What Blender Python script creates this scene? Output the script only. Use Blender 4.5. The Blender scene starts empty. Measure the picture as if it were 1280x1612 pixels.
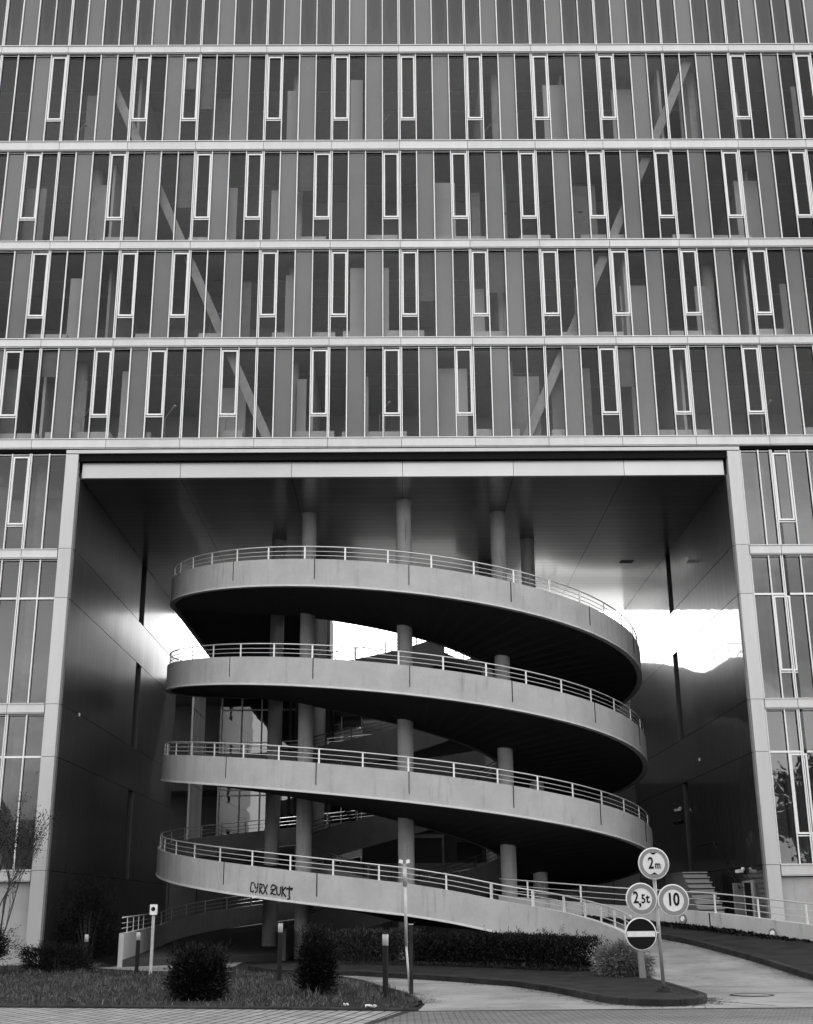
import bpy, math, random
from mathutils import Vector, Matrix, noise as mnoise
random.seed(7)
S = bpy.context.scene
COL = S.collection
PI = math.pi
R = math.radians

# ------------------------------------------------------------------ helpers
class MB:
    """collects geometry, links it as one mesh object"""
    def __init__(s): s.v = []; s.f = []; s.sm = []
    def add(s, vs, fs, smooth=False):
        n = len(s.v); s.v += [tuple(v) for v in vs]
        for f in fs: s.f.append(tuple(i + n for i in f)); s.sm.append(smooth)
    def box(s, x0, x1, y0, y1, z0, z1):
        s.hexa([(x0,y0,z0),(x1,y0,z0),(x1,y1,z0),(x0,y1,z0),(x0,y0,z1),(x1,y0,z1),(x1,y1,z1),(x0,y1,z1)])
    def hexa(s, c):
        s.add(c, [(0,3,2,1),(4,5,6,7),(0,1,5,4),(1,2,6,5),(2,3,7,6),(3,0,4,7)])
    def obox(s, p, ux, uy, uz, a, b, c):
        """box centred at p with half sizes a,b,c along the unit vectors"""
        p = Vector(p); ux = Vector(ux)*a; uy = Vector(uy)*b; uz = Vector(uz)*c
        s.hexa([p-ux-uy-uz, p+ux-uy-uz, p+ux+uy-uz, p-ux+uy-uz, p-ux-uy+uz, p+ux-uy+uz, p+ux+uy+uz, p-ux+uy+uz])
    def tube(s, pts, r, n=8, cap=True):
        pts = [Vector(p) for p in pts]
        rr = r if isinstance(r, (list, tuple)) else [r]*len(pts)
        vs = []; fs = []
        for i, p in enumerate(pts):
            d = (pts[min(i+1, len(pts)-1)] - pts[max(i-1, 0)]).normalized()
            a = Vector((0,0,1)) if abs(d.z) < .9 else Vector((1,0,0))
            u = d.cross(a).normalized(); w = d.cross(u).normalized()
            for k in range(n):
                t = 2*PI*k/n; vs.append(p + (u*math.cos(t) + w*math.sin(t))*rr[i])
        for i in range(len(pts)-1):
            for k in range(n):
                a = i*n+k; b = i*n+(k+1) % n
                fs.append((a, b, b+n, a+n))
        s.add(vs, fs, True)
        if cap:
            m = len(s.v)-len(vs)
            s.f.append(tuple(m+k for k in range(n))[::-1]); s.sm.append(False)
            s.f.append(tuple(m+(len(pts)-1)*n+k for k in range(n))); s.sm.append(False)
    def lathe(s, c, prof, n=24, axis='z'):
        vs = []; fs = []
        for (r, h) in prof:
            for k in range(n):
                t = 2*PI*k/n
                if axis == 'z': vs.append((c[0]+r*math.cos(t), c[1]+r*math.sin(t), c[2]+h))
                elif axis == 'y': vs.append((c[0]+r*math.cos(t), c[1]+h, c[2]+r*math.sin(t)))
                else: vs.append((c[0]+h, c[1]+r*math.cos(t), c[2]+r*math.sin(t)))
        for i in range(len(prof)-1):
            for k in range(n):
                a = i*n+k; b = i*n+(k+1) % n; fs.append((a, b, b+n, a+n))
        s.add(vs, fs, True)
    def disc(s, c, r, axis='y', n=32):
        vs = []
        for k in range(n):
            t = 2*PI*k/n
            if axis == 'y': vs.append((c[0]+r*math.cos(t), c[1], c[2]+r*math.sin(t)))
            elif axis == 'x': vs.append((c[0], c[1]+r*math.cos(t), c[2]+r*math.sin(t)))
            else: vs.append((c[0]+r*math.cos(t), c[1]+r*math.sin(t), c[2]))
        s.add(vs, [tuple(range(n))])
    def poly(s, pts, z0, z1):
        """vertical prism over a ground polygon (counter-clockwise)"""
        n = len(pts)
        vs = [(p[0], p[1], z0) for p in pts] + [(p[0], p[1], z1) for p in pts]
        s.add(vs, [tuple(range(n, 2*n))] + [(i, (i+1) % n, (i+1) % n+n, i+n) for i in range(n)])
    def build(s, name, mat, parent=None, kind=None):
        me = bpy.data.meshes.new(name); me.from_pydata(s.v, [], s.f)
        me.polygons.foreach_set('use_smooth', s.sm)
        me.materials.append(mat); me.update()
        o = bpy.data.objects.new(name, me); COL.objects.link(o)
        if parent:
            o.parent = parent
            o.matrix_parent_inverse = Matrix.Translation(parent_loc(parent)).inverted()
        if kind: o['kind'] = kind
        return o

def parent_loc(o):
    return o.location.copy() if o.type == 'EMPTY' else Vector((0,0,0))

def thing(name, loc, label, cat, group=None):
    o = bpy.data.objects.new(name, None); COL.objects.link(o); o.location = loc
    return tag(o, label, cat, group)
def tag(o, label, cat, group=None, kind=None):
    o['label'] = label; o['category'] = cat
    if group: o['group'] = group
    if kind: o['kind'] = kind
    return o

# ------------------------------------------------------------------ materials
def nodes(name):
    m = bpy.data.materials.new(name); m.use_nodes = True
    nt = m.node_tree; return m, nt, nt.nodes['Principled BSDF']
def grey(v): return (v, v, v, 1)
def N(nt, t, **k):
    n = nt.nodes.new(t)
    for a, b in k.items(): setattr(n, a, b)
    return n
def mat(name, v, rough=.6, metal=0., var=.12, scale=3., bump=.0, bscale=60., stretch=(1,1,1), spec=.5, fine=0., isl=0., spots=0.):
    m, nt, p = nodes(name)
    p.inputs['Roughness'].default_value = rough; p.inputs['Metallic'].default_value = metal
    p.inputs['Specular IOR Level'].default_value = spec
    tc = N(nt, 'ShaderNodeTexCoord'); mp = N(nt, 'ShaderNodeMapping'); mp.inputs['Scale'].default_value = stretch
    nt.links.new(tc.outputs['Object'], mp.inputs[0])
    no = N(nt, 'ShaderNodeTexNoise'); no.inputs['Scale'].default_value = scale; no.inputs['Detail'].default_value = 8
    no.inputs['Roughness'].default_value = .65
    nt.links.new(mp.outputs[0], no.inputs['Vector'])
    mr = N(nt, 'ShaderNodeMapRange'); mr.inputs['From Min'].default_value = .3; mr.inputs['From Max'].default_value = .7
    mr.inputs['To Min'].default_value = v*(1-var); mr.inputs['To Max'].default_value = v*(1+var)
    nt.links.new(no.outputs['Fac'], mr.inputs['Value'])
    out = mr.outputs[0]
    if fine:
        n2 = N(nt, 'ShaderNodeTexNoise'); n2.inputs['Scale'].default_value = 90; n2.inputs['Detail'].default_value = 3
        nt.links.new(tc.outputs['Object'], n2.inputs['Vector'])
        m2 = N(nt, 'ShaderNodeMapRange'); m2.inputs['From Min'].default_value = .3; m2.inputs['From Max'].default_value = .7
        m2.inputs['To Min'].default_value = 1-fine; m2.inputs['To Max'].default_value = 1+fine
        nt.links.new(n2.outputs['Fac'], m2.inputs['Value'])
        mu = N(nt, 'ShaderNodeMath', operation='MULTIPLY'); nt.links.new(out, mu.inputs[0]); nt.links.new(m2.outputs[0], mu.inputs[1]); out = mu.outputs[0]
    if isl:
        ge = N(nt, 'ShaderNodeNewGeometry'); m3 = N(nt, 'ShaderNodeMapRange'); m3.inputs['To Min'].default_value = 1-isl; m3.inputs['To Max'].default_value = 1+isl
        nt.links.new(ge.outputs['Random Per Island'], m3.inputs['Value']); mu = N(nt, 'ShaderNodeMath', operation='MULTIPLY'); nt.links.new(out, mu.inputs[0]); nt.links.new(m3.outputs[0], mu.inputs[1]); out = mu.outputs[0]
    if spots:
        n4 = N(nt, 'ShaderNodeTexNoise'); n4.inputs['Scale'].default_value = 2.3; n4.inputs['Detail'].default_value = 6; n4.inputs['Distortion'].default_value = 1.5; nt.links.new(tc.outputs['Object'], n4.inputs['Vector'])
        m4 = N(nt, 'ShaderNodeMapRange'); m4.inputs['From Min'].default_value = .60; m4.inputs['From Max'].default_value = .70; m4.inputs['To Min'].default_value = 1; m4.inputs['To Max'].default_value = 1-spots
        nt.links.new(n4.outputs['Fac'], m4.inputs['Value']); mu = N(nt, 'ShaderNodeMath', operation='MULTIPLY'); nt.links.new(out, mu.inputs[0]); nt.links.new(m4.outputs[0], mu.inputs[1]); out = mu.outputs[0]
    nt.links.new(out, p.inputs['Base Color'])
    if bump:
        nb = N(nt, 'ShaderNodeTexNoise'); nb.inputs['Scale'].default_value = bscale; nb.inputs['Detail'].default_value = 4
        nt.links.new(tc.outputs['Object'], nb.inputs['Vector'])
        b = N(nt, 'ShaderNodeBump'); b.inputs['Strength'].default_value = bump; b.inputs['Distance'].default_value = .02
        nt.links.new(nb.outputs['Fac'], b.inputs['Height']); nt.links.new(b.outputs[0], p.inputs['Normal'])
    return m

def concrete(name, v, streak=.25, light_edge=False):
    """cast concrete: clouds, pores and vertical run-off streaks"""
    m, nt, p = nodes(name); p.inputs['Roughness'].default_value = .85; p.inputs['Specular IOR Level'].default_value = .25
    tc = N(nt, 'ShaderNodeTexCoord')
    def noise(sc, det, st=(1,1,1), lo=.3, hi=.7, a=0., b=1.):
        mp = N(nt, 'ShaderNodeMapping'); mp.inputs['Scale'].default_value = st
        nt.links.new(tc.outputs['Object'], mp.inputs[0])
        n = N(nt, 'ShaderNodeTexNoise'); n.inputs['Scale'].default_value = sc; n.inputs['Detail'].default_value = det; n.inputs['Roughness'].default_value = .7
        nt.links.new(mp.outputs[0], n.inputs['Vector'])
        r = N(nt, 'ShaderNodeMapRange'); r.inputs['From Min'].default_value = lo; r.inputs['From Max'].default_value = hi
        r.inputs['To Min'].default_value = a; r.inputs['To Max'].default_value = b
        nt.links.new(n.outputs['Fac'], r.inputs['Value']); return r.outputs[0]
    def mul(a, b):
        k = N(nt, 'ShaderNodeMath', operation='MULTIPLY'); nt.links.new(a, k.inputs[0]); nt.links.new(b, k.inputs[1]); return k.outputs[0]
    cloud = noise(1.1, 8, (1,1,1), .3, .7, .86*v, 1.12*v)
    fine = noise(45, 3, (1,1,1), .3, .7, .93, 1.06)
    st = noise(5.5, 5, (1,1,.09), .56, .76, 1., 1.-streak)
    out = mul(mul(cloud, fine), st)
    nt.links.new(out, p.inputs['Base Color'])
    nb = N(nt, 'ShaderNodeTexNoise'); nb.inputs['Scale'].default_value = 70; nb.inputs['Detail'].default_value = 3
    nt.links.new(tc.outputs['Object'], nb.inputs['Vector'])
    b = N(nt, 'ShaderNodeBump'); b.inputs['Strength'].default_value = .25; b.inputs['Distance'].default_value = .01
    nt.links.new(nb.outputs['Fac'], b.inputs['Height']); nt.links.new(b.outputs[0], p.inputs['Normal'])
    return m

def cladding(name, v, axis, pitch, rough, big=None, big_off=0., tilt=.012, metal=.9, joint=.5, gap=.012, coat=0., cior=1.5, cw=1.):
    """glossy metal panels: joints every `pitch` along an axis, each panel tilted a hair"""
    m, nt, p = nodes(name); p.inputs['Metallic'].default_value = metal
    tc = N(nt, 'ShaderNodeTexCoord'); sx = N(nt, 'ShaderNodeSeparateXYZ'); nt.links.new(tc.outputs['Object'], sx.inputs[0])
    def M(op, a, b=None, c=None):
        k = N(nt, 'ShaderNodeMath', operation=op)
        for i, q in enumerate((a, b, c)):
            if q is None: continue
            if isinstance(q, (int, float)): k.inputs[i].default_value = q
            else: nt.links.new(q, k.inputs[i])
        return k.outputs[0]
    u = M('DIVIDE', sx.outputs[axis], pitch)
    fr = M('FRACT', u); cell = M('FLOOR', u)
    line = M('LESS_THAN', fr, gap/pitch)
    if big:
        ax, bp = big
        ub = M('DIVIDE', M('ADD', sx.outputs[ax], big_off), bp)
        line = M('MAXIMUM', line, M('LESS_THAN', M('FRACT', ub), .03/bp))
        cell = M('ADD', cell, M('MULTIPLY', M('FLOOR', ub), 17.3))
    wn = N(nt, 'ShaderNodeTexWhiteNoise', noise_dimensions='1D'); nt.links.new(cell, wn.inputs['W'])
    # slow clouds and vertical smears in the finish
    mp = N(nt, 'ShaderNodeMapping'); mp.inputs['Scale'].default_value = (1,1,.25); nt.links.new(tc.outputs['Object'], mp.inputs[0])
    no = N(nt, 'ShaderNodeTexNoise'); no.inputs['Scale'].default_value = 1.2; no.inputs['Detail'].default_value = 5; nt.links.new(mp.outputs[0], no.inputs['Vector'])
    base = M('MULTIPLY', M('ADD', .93, M('MULTIPLY', wn.outputs['Value'], .14)), M('MULTIPLY', v, M('ADD', .85, M('MULTIPLY', no.outputs['Fac'], .3))))
    base = M('MULTIPLY', base, M('SUBTRACT', 1., M('MULTIPLY', line, joint)))
    nt.links.new(base, p.inputs['Base Color'])
    rg = M('ADD', M('ADD', rough-.04, M('MULTIPLY', no.outputs['Fac'], .08)), M('MULTIPLY', line, .3))
    nt.links.new(rg, p.inputs['Roughness'])
    ge = N(nt, 'ShaderNodeNewGeometry')
    vm = N(nt, 'ShaderNodeVectorMath', operation='SUBTRACT'); nt.links.new(wn.outputs['Color'], vm.inputs[0]); vm.inputs[1].default_value = (.5,.5,.5)
    sc = N(nt, 'ShaderNodeVectorMath', operation='SCALE'); nt.links.new(vm.outputs[0], sc.inputs[0]); sc.inputs['Scale'].default_value = tilt
    ad = N(nt, 'ShaderNodeVectorMath', operation='ADD'); nt.links.new(ge.outputs['Normal'], ad.inputs[0]); nt.links.new(sc.outputs[0], ad.inputs[1])
    nn = N(nt, 'ShaderNodeVectorMath', operation='NORMALIZE'); nt.links.new(ad.outputs[0], nn.inputs[0])
    nt.links.new(nn.outputs[0], p.inputs['Normal'])
    if coat: p.inputs['Coat Weight'].default_value = cw; p.inputs['Coat Roughness'].default_value = coat; p.inputs['Coat IOR'].default_value = cior; nt.links.new(nn.outputs[0], p.inputs['Coat Normal'])
    return m

def glass(name, tint, refl, rough=.01, wave=.02, blend=.35):
    m = bpy.data.materials.new(name); m.use_nodes = True; nt = m.node_tree; nt.nodes.clear()
    o = N(nt, 'ShaderNodeOutputMaterial'); mx = N(nt, 'ShaderNodeMixShader')
    tr = N(nt, 'ShaderNodeBsdfTransparent'); tr.inputs[0].default_value = grey(tint)
    gl = N(nt, 'ShaderNodeBsdfGlossy'); gl.inputs['Color'].default_value = grey(.9); gl.inputs['Roughness'].default_value = rough
    lw = N(nt, 'ShaderNodeLayerWeight'); lw.inputs['Blend'].default_value = blend
    mr = N(nt, 'ShaderNodeMapRange'); mr.inputs['To Min'].default_value = refl; mr.inputs['To Max'].default_value = .9
    nt.links.new(lw.outputs['Fresnel'], mr.inputs['Value'])
    tc = N(nt, 'ShaderNodeTexCoord'); no = N(nt, 'ShaderNodeTexNoise'); no.inputs['Scale'].default_value = .8
    nt.links.new(tc.outputs['Object'], no.inputs['Vector'])
    b = N(nt, 'ShaderNodeBump'); b.inputs['Strength'].default_value = wave; b.inputs['Distance'].default_value = .3
    # every pane sits a hair out of true and has its own tint
    ge = N(nt, 'ShaderNodeNewGeometry'); wn = N(nt, 'ShaderNodeTexWhiteNoise', noise_dimensions='1D'); nt.links.new(ge.outputs['Random Per Island'], wn.inputs['W'])
    vm = N(nt, 'ShaderNodeVectorMath', operation='SUBTRACT'); nt.links.new(wn.outputs['Color'], vm.inputs[0]); vm.inputs[1].default_value = (.5,.5,.5)
    vs = N(nt, 'ShaderNodeVectorMath', operation='SCALE'); nt.links.new(vm.outputs[0], vs.inputs[0]); vs.inputs['Scale'].default_value = .012
    va = N(nt, 'ShaderNodeVectorMath', operation='ADD'); nt.links.new(ge.outputs['Normal'], va.inputs[0]); nt.links.new(vs.outputs[0], va.inputs[1])
    nt.links.new(va.outputs[0], b.inputs['Normal'])
    tm = N(nt, 'ShaderNodeMapRange'); tm.inputs['To Min'].default_value = tint*.72; tm.inputs['To Max'].default_value = min(1, tint*1.12)
    nt.links.new(ge.outputs['Random Per Island'], tm.inputs['Value']); nt.links.new(tm.outputs[0], tr.inputs[0])
    nt.links.new(no.outputs['Fac'], b.inputs['Height']); nt.links.new(b.outputs[0], gl.inputs['Normal'])
    nt.links.new(mr.outputs[0], mx.inputs[0]); nt.links.new(tr.outputs[0], mx.inputs[1]); nt.links.new(gl.outputs[0], mx.inputs[2])
    nt.links.new(mx.outputs[0], o.inputs[0]); return m

M_ = {}
M_['band'] = mat('metal_band', .56, .42, .35, .07, 2.5, stretch=(1,1,.3), isl=.05)
M_['frame'] = mat('frame_metal', .80, .4, .1, .07, 2., stretch=(3,3,.4), isl=.08)
M_['jamb'] = mat('jamb_metal', .50, .42, .35, .07, .8, stretch=(2,1,.3), isl=.05)
M_['fascia'] = mat('fascia_metal', .48, .3, .6, .07, .8, stretch=(.6,1,.5), isl=.05)
M_['dark'] = mat('dark_gap_and_shade', .012, .9, spec=.1)
M_['brace'] = mat('brace_paint', .62, .8, var=.15)
M_['panel'] = mat('opaque_glass_panel', .128, .14, 0., .14, .35, spec=.6, fine=.04, isl=.0)
M_['slab'] = mat('interior_plaster', .62, .9, 0., .08)
M_['icol'] = mat('interior_column_paint', .85, .8)
M_['part'] = mat('partition_paint', .82, .8, 0., .1, .5)
M_['carpet'] = mat('carpet', .12, .95)
M_['carpet2'] = mat('grey_board', .45, .9)
M_['blind'] = mat('blind_cloth', .22, .9)
M_['glass'] = glass('window_glass', .84, .004, blend=.24)
M_['glasss'] = glass('lower_window_glass', .42, .075)
M_['glassb'] = glass('rear_glass', .22, .16, .02)
M_['wallm'] = cladding('side_wall_cladding', .16, 1, .62, .36, coat=.035, cior=1.75, tilt=.006)
M_['walll'] = cladding('left_wall_cladding', .15, 1, .62, .36, coat=.13, cior=1.5, tilt=.010, cw=.16)
M_['ceil'] = cladding('soffit_cladding', .20, 1, .55, .30, big=(0, 4.05), big_off=-.2+.015, joint=.6, gap=.018, tilt=.003, coat=.12, cior=1.45)
M_['conc'] = concrete('ramp_concrete', .44, .32)
M_['concd'] = concrete('underside_concrete', .045, .1)  # near-black copy of the concrete: shade under the decks painted in
M_['colc'] = concrete('column_concrete', .5, .6)
M_['wallc'] = concrete('wall_concrete', .42, .3)
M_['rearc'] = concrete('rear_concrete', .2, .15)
M_['rail'] = mat('galvanised_rail', .62, .4, .4, .1, 12)
M_['raild'] = mat('shaded_rail_steel', .12, .5, .3, .1, 12)  # darker copy of the rail steel: backlit shade put into its colour
M_['railp'] = mat('railing_post_steel', .75, .45, .2, .1, 12)
M_['black'] = mat('black_metal', .008, .6, spec=.2)
M_['pole0'] = mat('weathered_post_steel', .42, .5, .3, .15, 8)
M_['stair'] = concrete('stair_concrete', .30, .3)
M_['deckl'] = mat('bounce_deck_concrete', .6, .8)  # kept pale so the added rear deck brightens the soffit
M_['lip'] = mat('drip_edge_concrete', .62, .8)  # paler than the parapet: light caught on the edge put into colour

def oval_glass():
    """dark top-storey glass with a long darker oval in each pane"""
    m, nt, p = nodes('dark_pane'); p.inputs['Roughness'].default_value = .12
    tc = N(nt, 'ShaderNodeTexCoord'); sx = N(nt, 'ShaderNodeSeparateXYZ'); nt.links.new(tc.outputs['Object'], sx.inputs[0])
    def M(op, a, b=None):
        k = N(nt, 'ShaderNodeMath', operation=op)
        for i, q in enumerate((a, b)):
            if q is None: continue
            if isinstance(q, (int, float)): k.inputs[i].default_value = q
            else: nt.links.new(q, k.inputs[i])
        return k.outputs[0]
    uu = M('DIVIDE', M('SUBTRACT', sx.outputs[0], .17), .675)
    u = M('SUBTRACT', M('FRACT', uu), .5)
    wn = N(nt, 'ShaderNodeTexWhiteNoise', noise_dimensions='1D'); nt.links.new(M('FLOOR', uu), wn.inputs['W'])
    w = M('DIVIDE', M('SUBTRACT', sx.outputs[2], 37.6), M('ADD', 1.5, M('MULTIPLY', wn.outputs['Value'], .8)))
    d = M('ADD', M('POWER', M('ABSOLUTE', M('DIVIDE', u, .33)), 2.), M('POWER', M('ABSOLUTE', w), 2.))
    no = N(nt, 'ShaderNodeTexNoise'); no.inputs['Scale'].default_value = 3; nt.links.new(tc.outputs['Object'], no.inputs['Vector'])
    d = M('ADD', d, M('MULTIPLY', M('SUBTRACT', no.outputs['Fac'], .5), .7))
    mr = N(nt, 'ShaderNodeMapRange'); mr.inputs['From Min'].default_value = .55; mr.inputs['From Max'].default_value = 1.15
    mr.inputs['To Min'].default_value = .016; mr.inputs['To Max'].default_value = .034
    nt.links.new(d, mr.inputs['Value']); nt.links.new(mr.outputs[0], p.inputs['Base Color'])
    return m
M_['dpane'] = oval_glass()

# ------------------------------------------------------------------ constants of the building
J0 = .17; MOD = 2.7; PAN = MOD/4
YF = 42.
XL, XR = -11.52, 12.0            # inner faces of the portal
XLO, XRO = -12.02, 12.5          # outer faces of its jambs
ZC = 16.68                       # soffit
YB = 63.4                        # back of the portal
ZROOF = 40.2

bld = thing('office_building', (.2, YF, 0), 'large office block with a gridded glass and metal facade around a tall square portal', 'building')

# rows of the curtain wall: z0, z1, sashes per module, index of the opaque panel
rows = [
 dict(z0=35.33, z1=39.7, op=1, sash={}, dark=True),
 dict(z0=30.77, z1=34.96, op=2, sash={-7:[0],-6:[3],-5:[],-4:[0,3],-3:[],4:[]}, d=[0]),
 dict(z0=26.28, z1=30.35, op=1, sash={-7:[3],-6:[2],-5:[3],-4:[],-3:[0,3]}, d=[3]),
 dict(z0=22.13, z1=25.92, op=2, sash={-7:[0],-6:[3],-5:[],-4:[0,3],-3:[]}, d=[0]),
 dict(z0=18.09, z1=21.78, op=1, sash={-6:[2],-5:[3],-4:[2],-3:[2],1:[]}, d=[3]),
]
def bay(x0, n, z0, z1, sash, op, dark=False, transom=None, sash_low=False, joint_left=True):
    """one bay of the curtain wall: frame mesh with panes, panels and sashes as its children"""
    fr = MB(); y0, y1 = YF-.09, YF+.05
    for i in range(n):
        x = x0+i*PAN
        if i == 0 and joint_left:
            fr.box(x-.048, x-.012, y0, y1, z0, z1); fr.box(x+.012, x+.048, y0, y1, z0, z1)
        else:
            fr.box(x-.019, x+.019, y0, y1, z0, z1)
    fr.box(x0+.05, x0+n*PAN-.05, YF-.02, YF+.05, z0, z0+.035)
    fr.box(x0+.05, x0+n*PAN-.05, YF-.02, YF+.05, z1-.035, z1)
    if transom: fr.box(x0+.05, x0+n*PAN-.05, YF-.07, YF+.045, transom-.035, transom+.035)
    root = fr.build('window', M_['frame'], bld)
    shd = MB()  # dark strips paint the shaded mullion edges and the lines at the bands
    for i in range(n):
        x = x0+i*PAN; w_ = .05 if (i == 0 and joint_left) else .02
        shd.box(x-w_-.013, x-w_-.001, YF-.03, YF+.045, z0+.036, z1-.036); shd.box(x+w_+.001, x+w_+.010, YF-.012, YF+.045, z0+.036, z1-.036)
    shd.box(x0+.02, x0+n*PAN-.02, YF-.045, YF+.0, z1+.0005, z1+.011); shd.box(x0+.02, x0+n*PAN-.02, YF-.10, YF+.0, z0-.0, z0+.0005)
    shd.box(x0+.06, x0+n*PAN-.06, YF-.018, YF+.045, z1-.06, z1-.0355)
    shd.build('shade_strip', M_['dark'], root)
    gl = MB(); pn = MB()
    for i in range(n):
        a = x0+i*PAN+.02; b = a+PAN-.04
        if i == op: pn.box(a, b, YF, YF+.03, z0+.03, z1-.03)
        else: gl.add([(a,YF+.012,z0+.03),(b,YF+.012,z0+.03),(b,YF+.012,z1-.03),(a,YF+.012,z1-.03)], [(0,1,2,3)])
    if gl.v: gl.build('pane', M_['dpane'] if dark else (M_['glasss'] if transom or z1 < 17.6 else M_['glass']), root)
    if pn.v: pn.build('opaque_panel', M_['panel'], root)
    for i in sash:
        sb = MB(); a = x0+i*PAN+.035; b = x0+(i+1)*PAN-.035
        if i == 0: a += .03
        if i == n-1: b -= .02
        t = (transom-.06 if sash_low else z1-.1); w = .06
        bt = z0+(t-z0)*.27 if not sash_low else z0+(t-z0)*.27
        ya, yb = YF-.055, YF+.005
        sb.box(a, a+w, ya, yb, bt, t); sb.box(b-w, b, ya, yb, bt, t)
        sb.box(a+w, b-w, ya, yb, t-w, t); sb.box(a+w, b-w, ya, yb, bt, bt+w)
        sb.box(a-.01, b+.01, YF-.04, YF+.006, bt-.075, bt-.035)
        sb.build('sash', M_['frame'], root)
    return root
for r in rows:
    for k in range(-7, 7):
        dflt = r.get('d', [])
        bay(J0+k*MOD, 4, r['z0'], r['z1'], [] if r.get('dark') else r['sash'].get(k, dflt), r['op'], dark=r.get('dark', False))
side_rows = [(13.9, 17.55, None, False), (8.42, 13.55, 12.13, True), (2.95, 8.07, 6.63, True)]
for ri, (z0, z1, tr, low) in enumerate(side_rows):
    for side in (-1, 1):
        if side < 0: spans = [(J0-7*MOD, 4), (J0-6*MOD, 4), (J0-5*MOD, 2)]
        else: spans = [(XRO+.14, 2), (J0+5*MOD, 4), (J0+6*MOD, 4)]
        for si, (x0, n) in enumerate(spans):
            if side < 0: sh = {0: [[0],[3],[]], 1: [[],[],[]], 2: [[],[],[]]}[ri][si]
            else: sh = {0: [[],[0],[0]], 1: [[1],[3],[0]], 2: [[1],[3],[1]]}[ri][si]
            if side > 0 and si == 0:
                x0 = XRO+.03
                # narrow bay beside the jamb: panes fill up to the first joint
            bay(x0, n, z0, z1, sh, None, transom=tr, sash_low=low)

# spandrel bands: panels with fine joints
def band(z0, z1, xa, xb, first, name='spandrel_band'):
    b = MB(); dk = MB(); g = .008
    x = first
    cuts = [xa]
    while x < xb-.3:
        if x > xa+.3: cuts.append(x)
        x += MOD
    cuts.append(xb)
    for i in range(len(cuts)-1):
        p, q = cuts[i]+g, cuts[i+1]-g
        b.box(p, q, YF-.16, YF+.04, z0+.05, z1-.02)
        b.box(p, q, YF-.19, YF+.04, z1-.017, z1+.018)
        b.box(p, q, YF-.13, YF+.04, z0+.012, z0+.045)
    o = b.build(name, M_['band'], bld)
    dk.box(xa, xb, YF+.045, YF+.2, z0-.05, z1+.04)
    dk.build('joint_backing', M_['dark'], o)
XA, XB = J0-7*MOD-.2, J0+7*MOD+.2
for z0, z1 in ((34.96, 35.33), (30.35, 30.77), (25.92, 26.28), (21.78, 22.13), (17.71, 18.09)):
    band(z0, z1, XA, XB, J0-7*MOD)
band(39.7, ZROOF, XA, XB, J0-7*MOD)
for z0, z1 in ((13.55, 13.9), (8.07, 8.42), (2.58, 2.95)):
    band(z0, z1, XA, XLO-.03, J0-7*MOD); band(z0, z1, XRO+.03, XB, J0)

# portal surround
def jamb(xa, xb):
    j = MB(); zs = [0, 2.95, 6.63, 8.4, 12.12, 13.92, 17.49]
    for a, b in zip(zs, zs[1:]): j.box(xa, xb, YF-.2, YF+.06, a+.008, b-.008)
    o = j.build('portal_jamb', M_['jamb'], bld)
    d = MB(); d.box(xa+.02, xb-.02, YF-.17, YF+.04, 0, 17.49); d.build('joint_backing', M_['dark'], o)
jamb(XLO, XL-.05); jamb(XR+.05, XRO)
h = MB(); h.box(XLO, XRO, YF-.21, YF+.1, 17.51, 17.64); hb = h.build('portal_head', M_['jamb'], bld)
d = MB(); d.box(XLO+.02, XRO-.02, YF-.1, YF+.3, 17.25, 17.505); d.box(XA, XB, YF+.0, YF+.25, 17.63, 17.73); d.build('shadow_gap', M_['dark'], hb)
f = MB(); xs = [XL+.04] + [.2+4.05*k for k in range(-2, 3)] + [XR-.04]
for a, b in zip(xs, xs[1:]): f.box(a+.008, b-.008, YF+.1, YF+.3, ZC-.02, 17.24)
f.build('fascia', M_['fascia'], bld)

# soffit
s_ = MB(); s_.box(XL-.1, XR+.1, YF+.31, YB, ZC, ZC+.25); s_.build('soffit', M_['ceil'], bld)
v = MB(); v.box(10.15, 10.75, 53.6, 54.1, ZC-.01, ZC+.02); v.build('vent', M_['black'], bld)

# portal side walls with recessed vertical slots
def side_wall(x, sgn, ya, yb):
    w = MB(); t = .35*sgn
    x0, x1 = min(x, x+t), max(x, x+t)
    segs = [(YF+.07, ya), (yb, YB)]
    zj = [0, 2.95, 6.63, 8.42, 12.12, 13.95, ZC-.003]
    g = .012
    for a, b in segs:
        for z0, z1 in zip(zj, zj[1:]): w.box(x0, x1, a, b, z0+g, z1-g)
    slots = [(13.97, ZC), (8.45, 11.95), (2.97, 6.6)]
    for z0, z1 in zip([0, 6.63, 12.12], [2.95, 8.42, 13.95]): w.box(x0, x1, ya, yb, z0+g, z1-g)
    o = w.build('side_wall', M_['wallm' if sgn > 0 else 'walll'], bld)
    d = MB(); d.box(x+.03*sgn if sgn > 0 else x-.33, x+.33 if sgn > 0 else x-.03, YF+.37, ya-.003, 0, ZC-.005)
    d.box(x+.03*sgn if sgn > 0 else x-.33, x+.33 if sgn > 0 else x-.03, yb+.003, YB-.003, 0, ZC-.005)
    d.build('joint_backing', M_['dark'], o)
    s = MB()
    xb_ = x+.42*sgn
    s.box(min(xb_, xb_+.05*sgn), max(xb_, xb_+.05*sgn), ya-.05, yb+.05, 0, ZC)
    s.build('slot_recess', M_['wallc'] , o)
side_wall(XL, -1, 53.4, 54.5)
side_wall(XR, 1, 51.9, 52.8)

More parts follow.
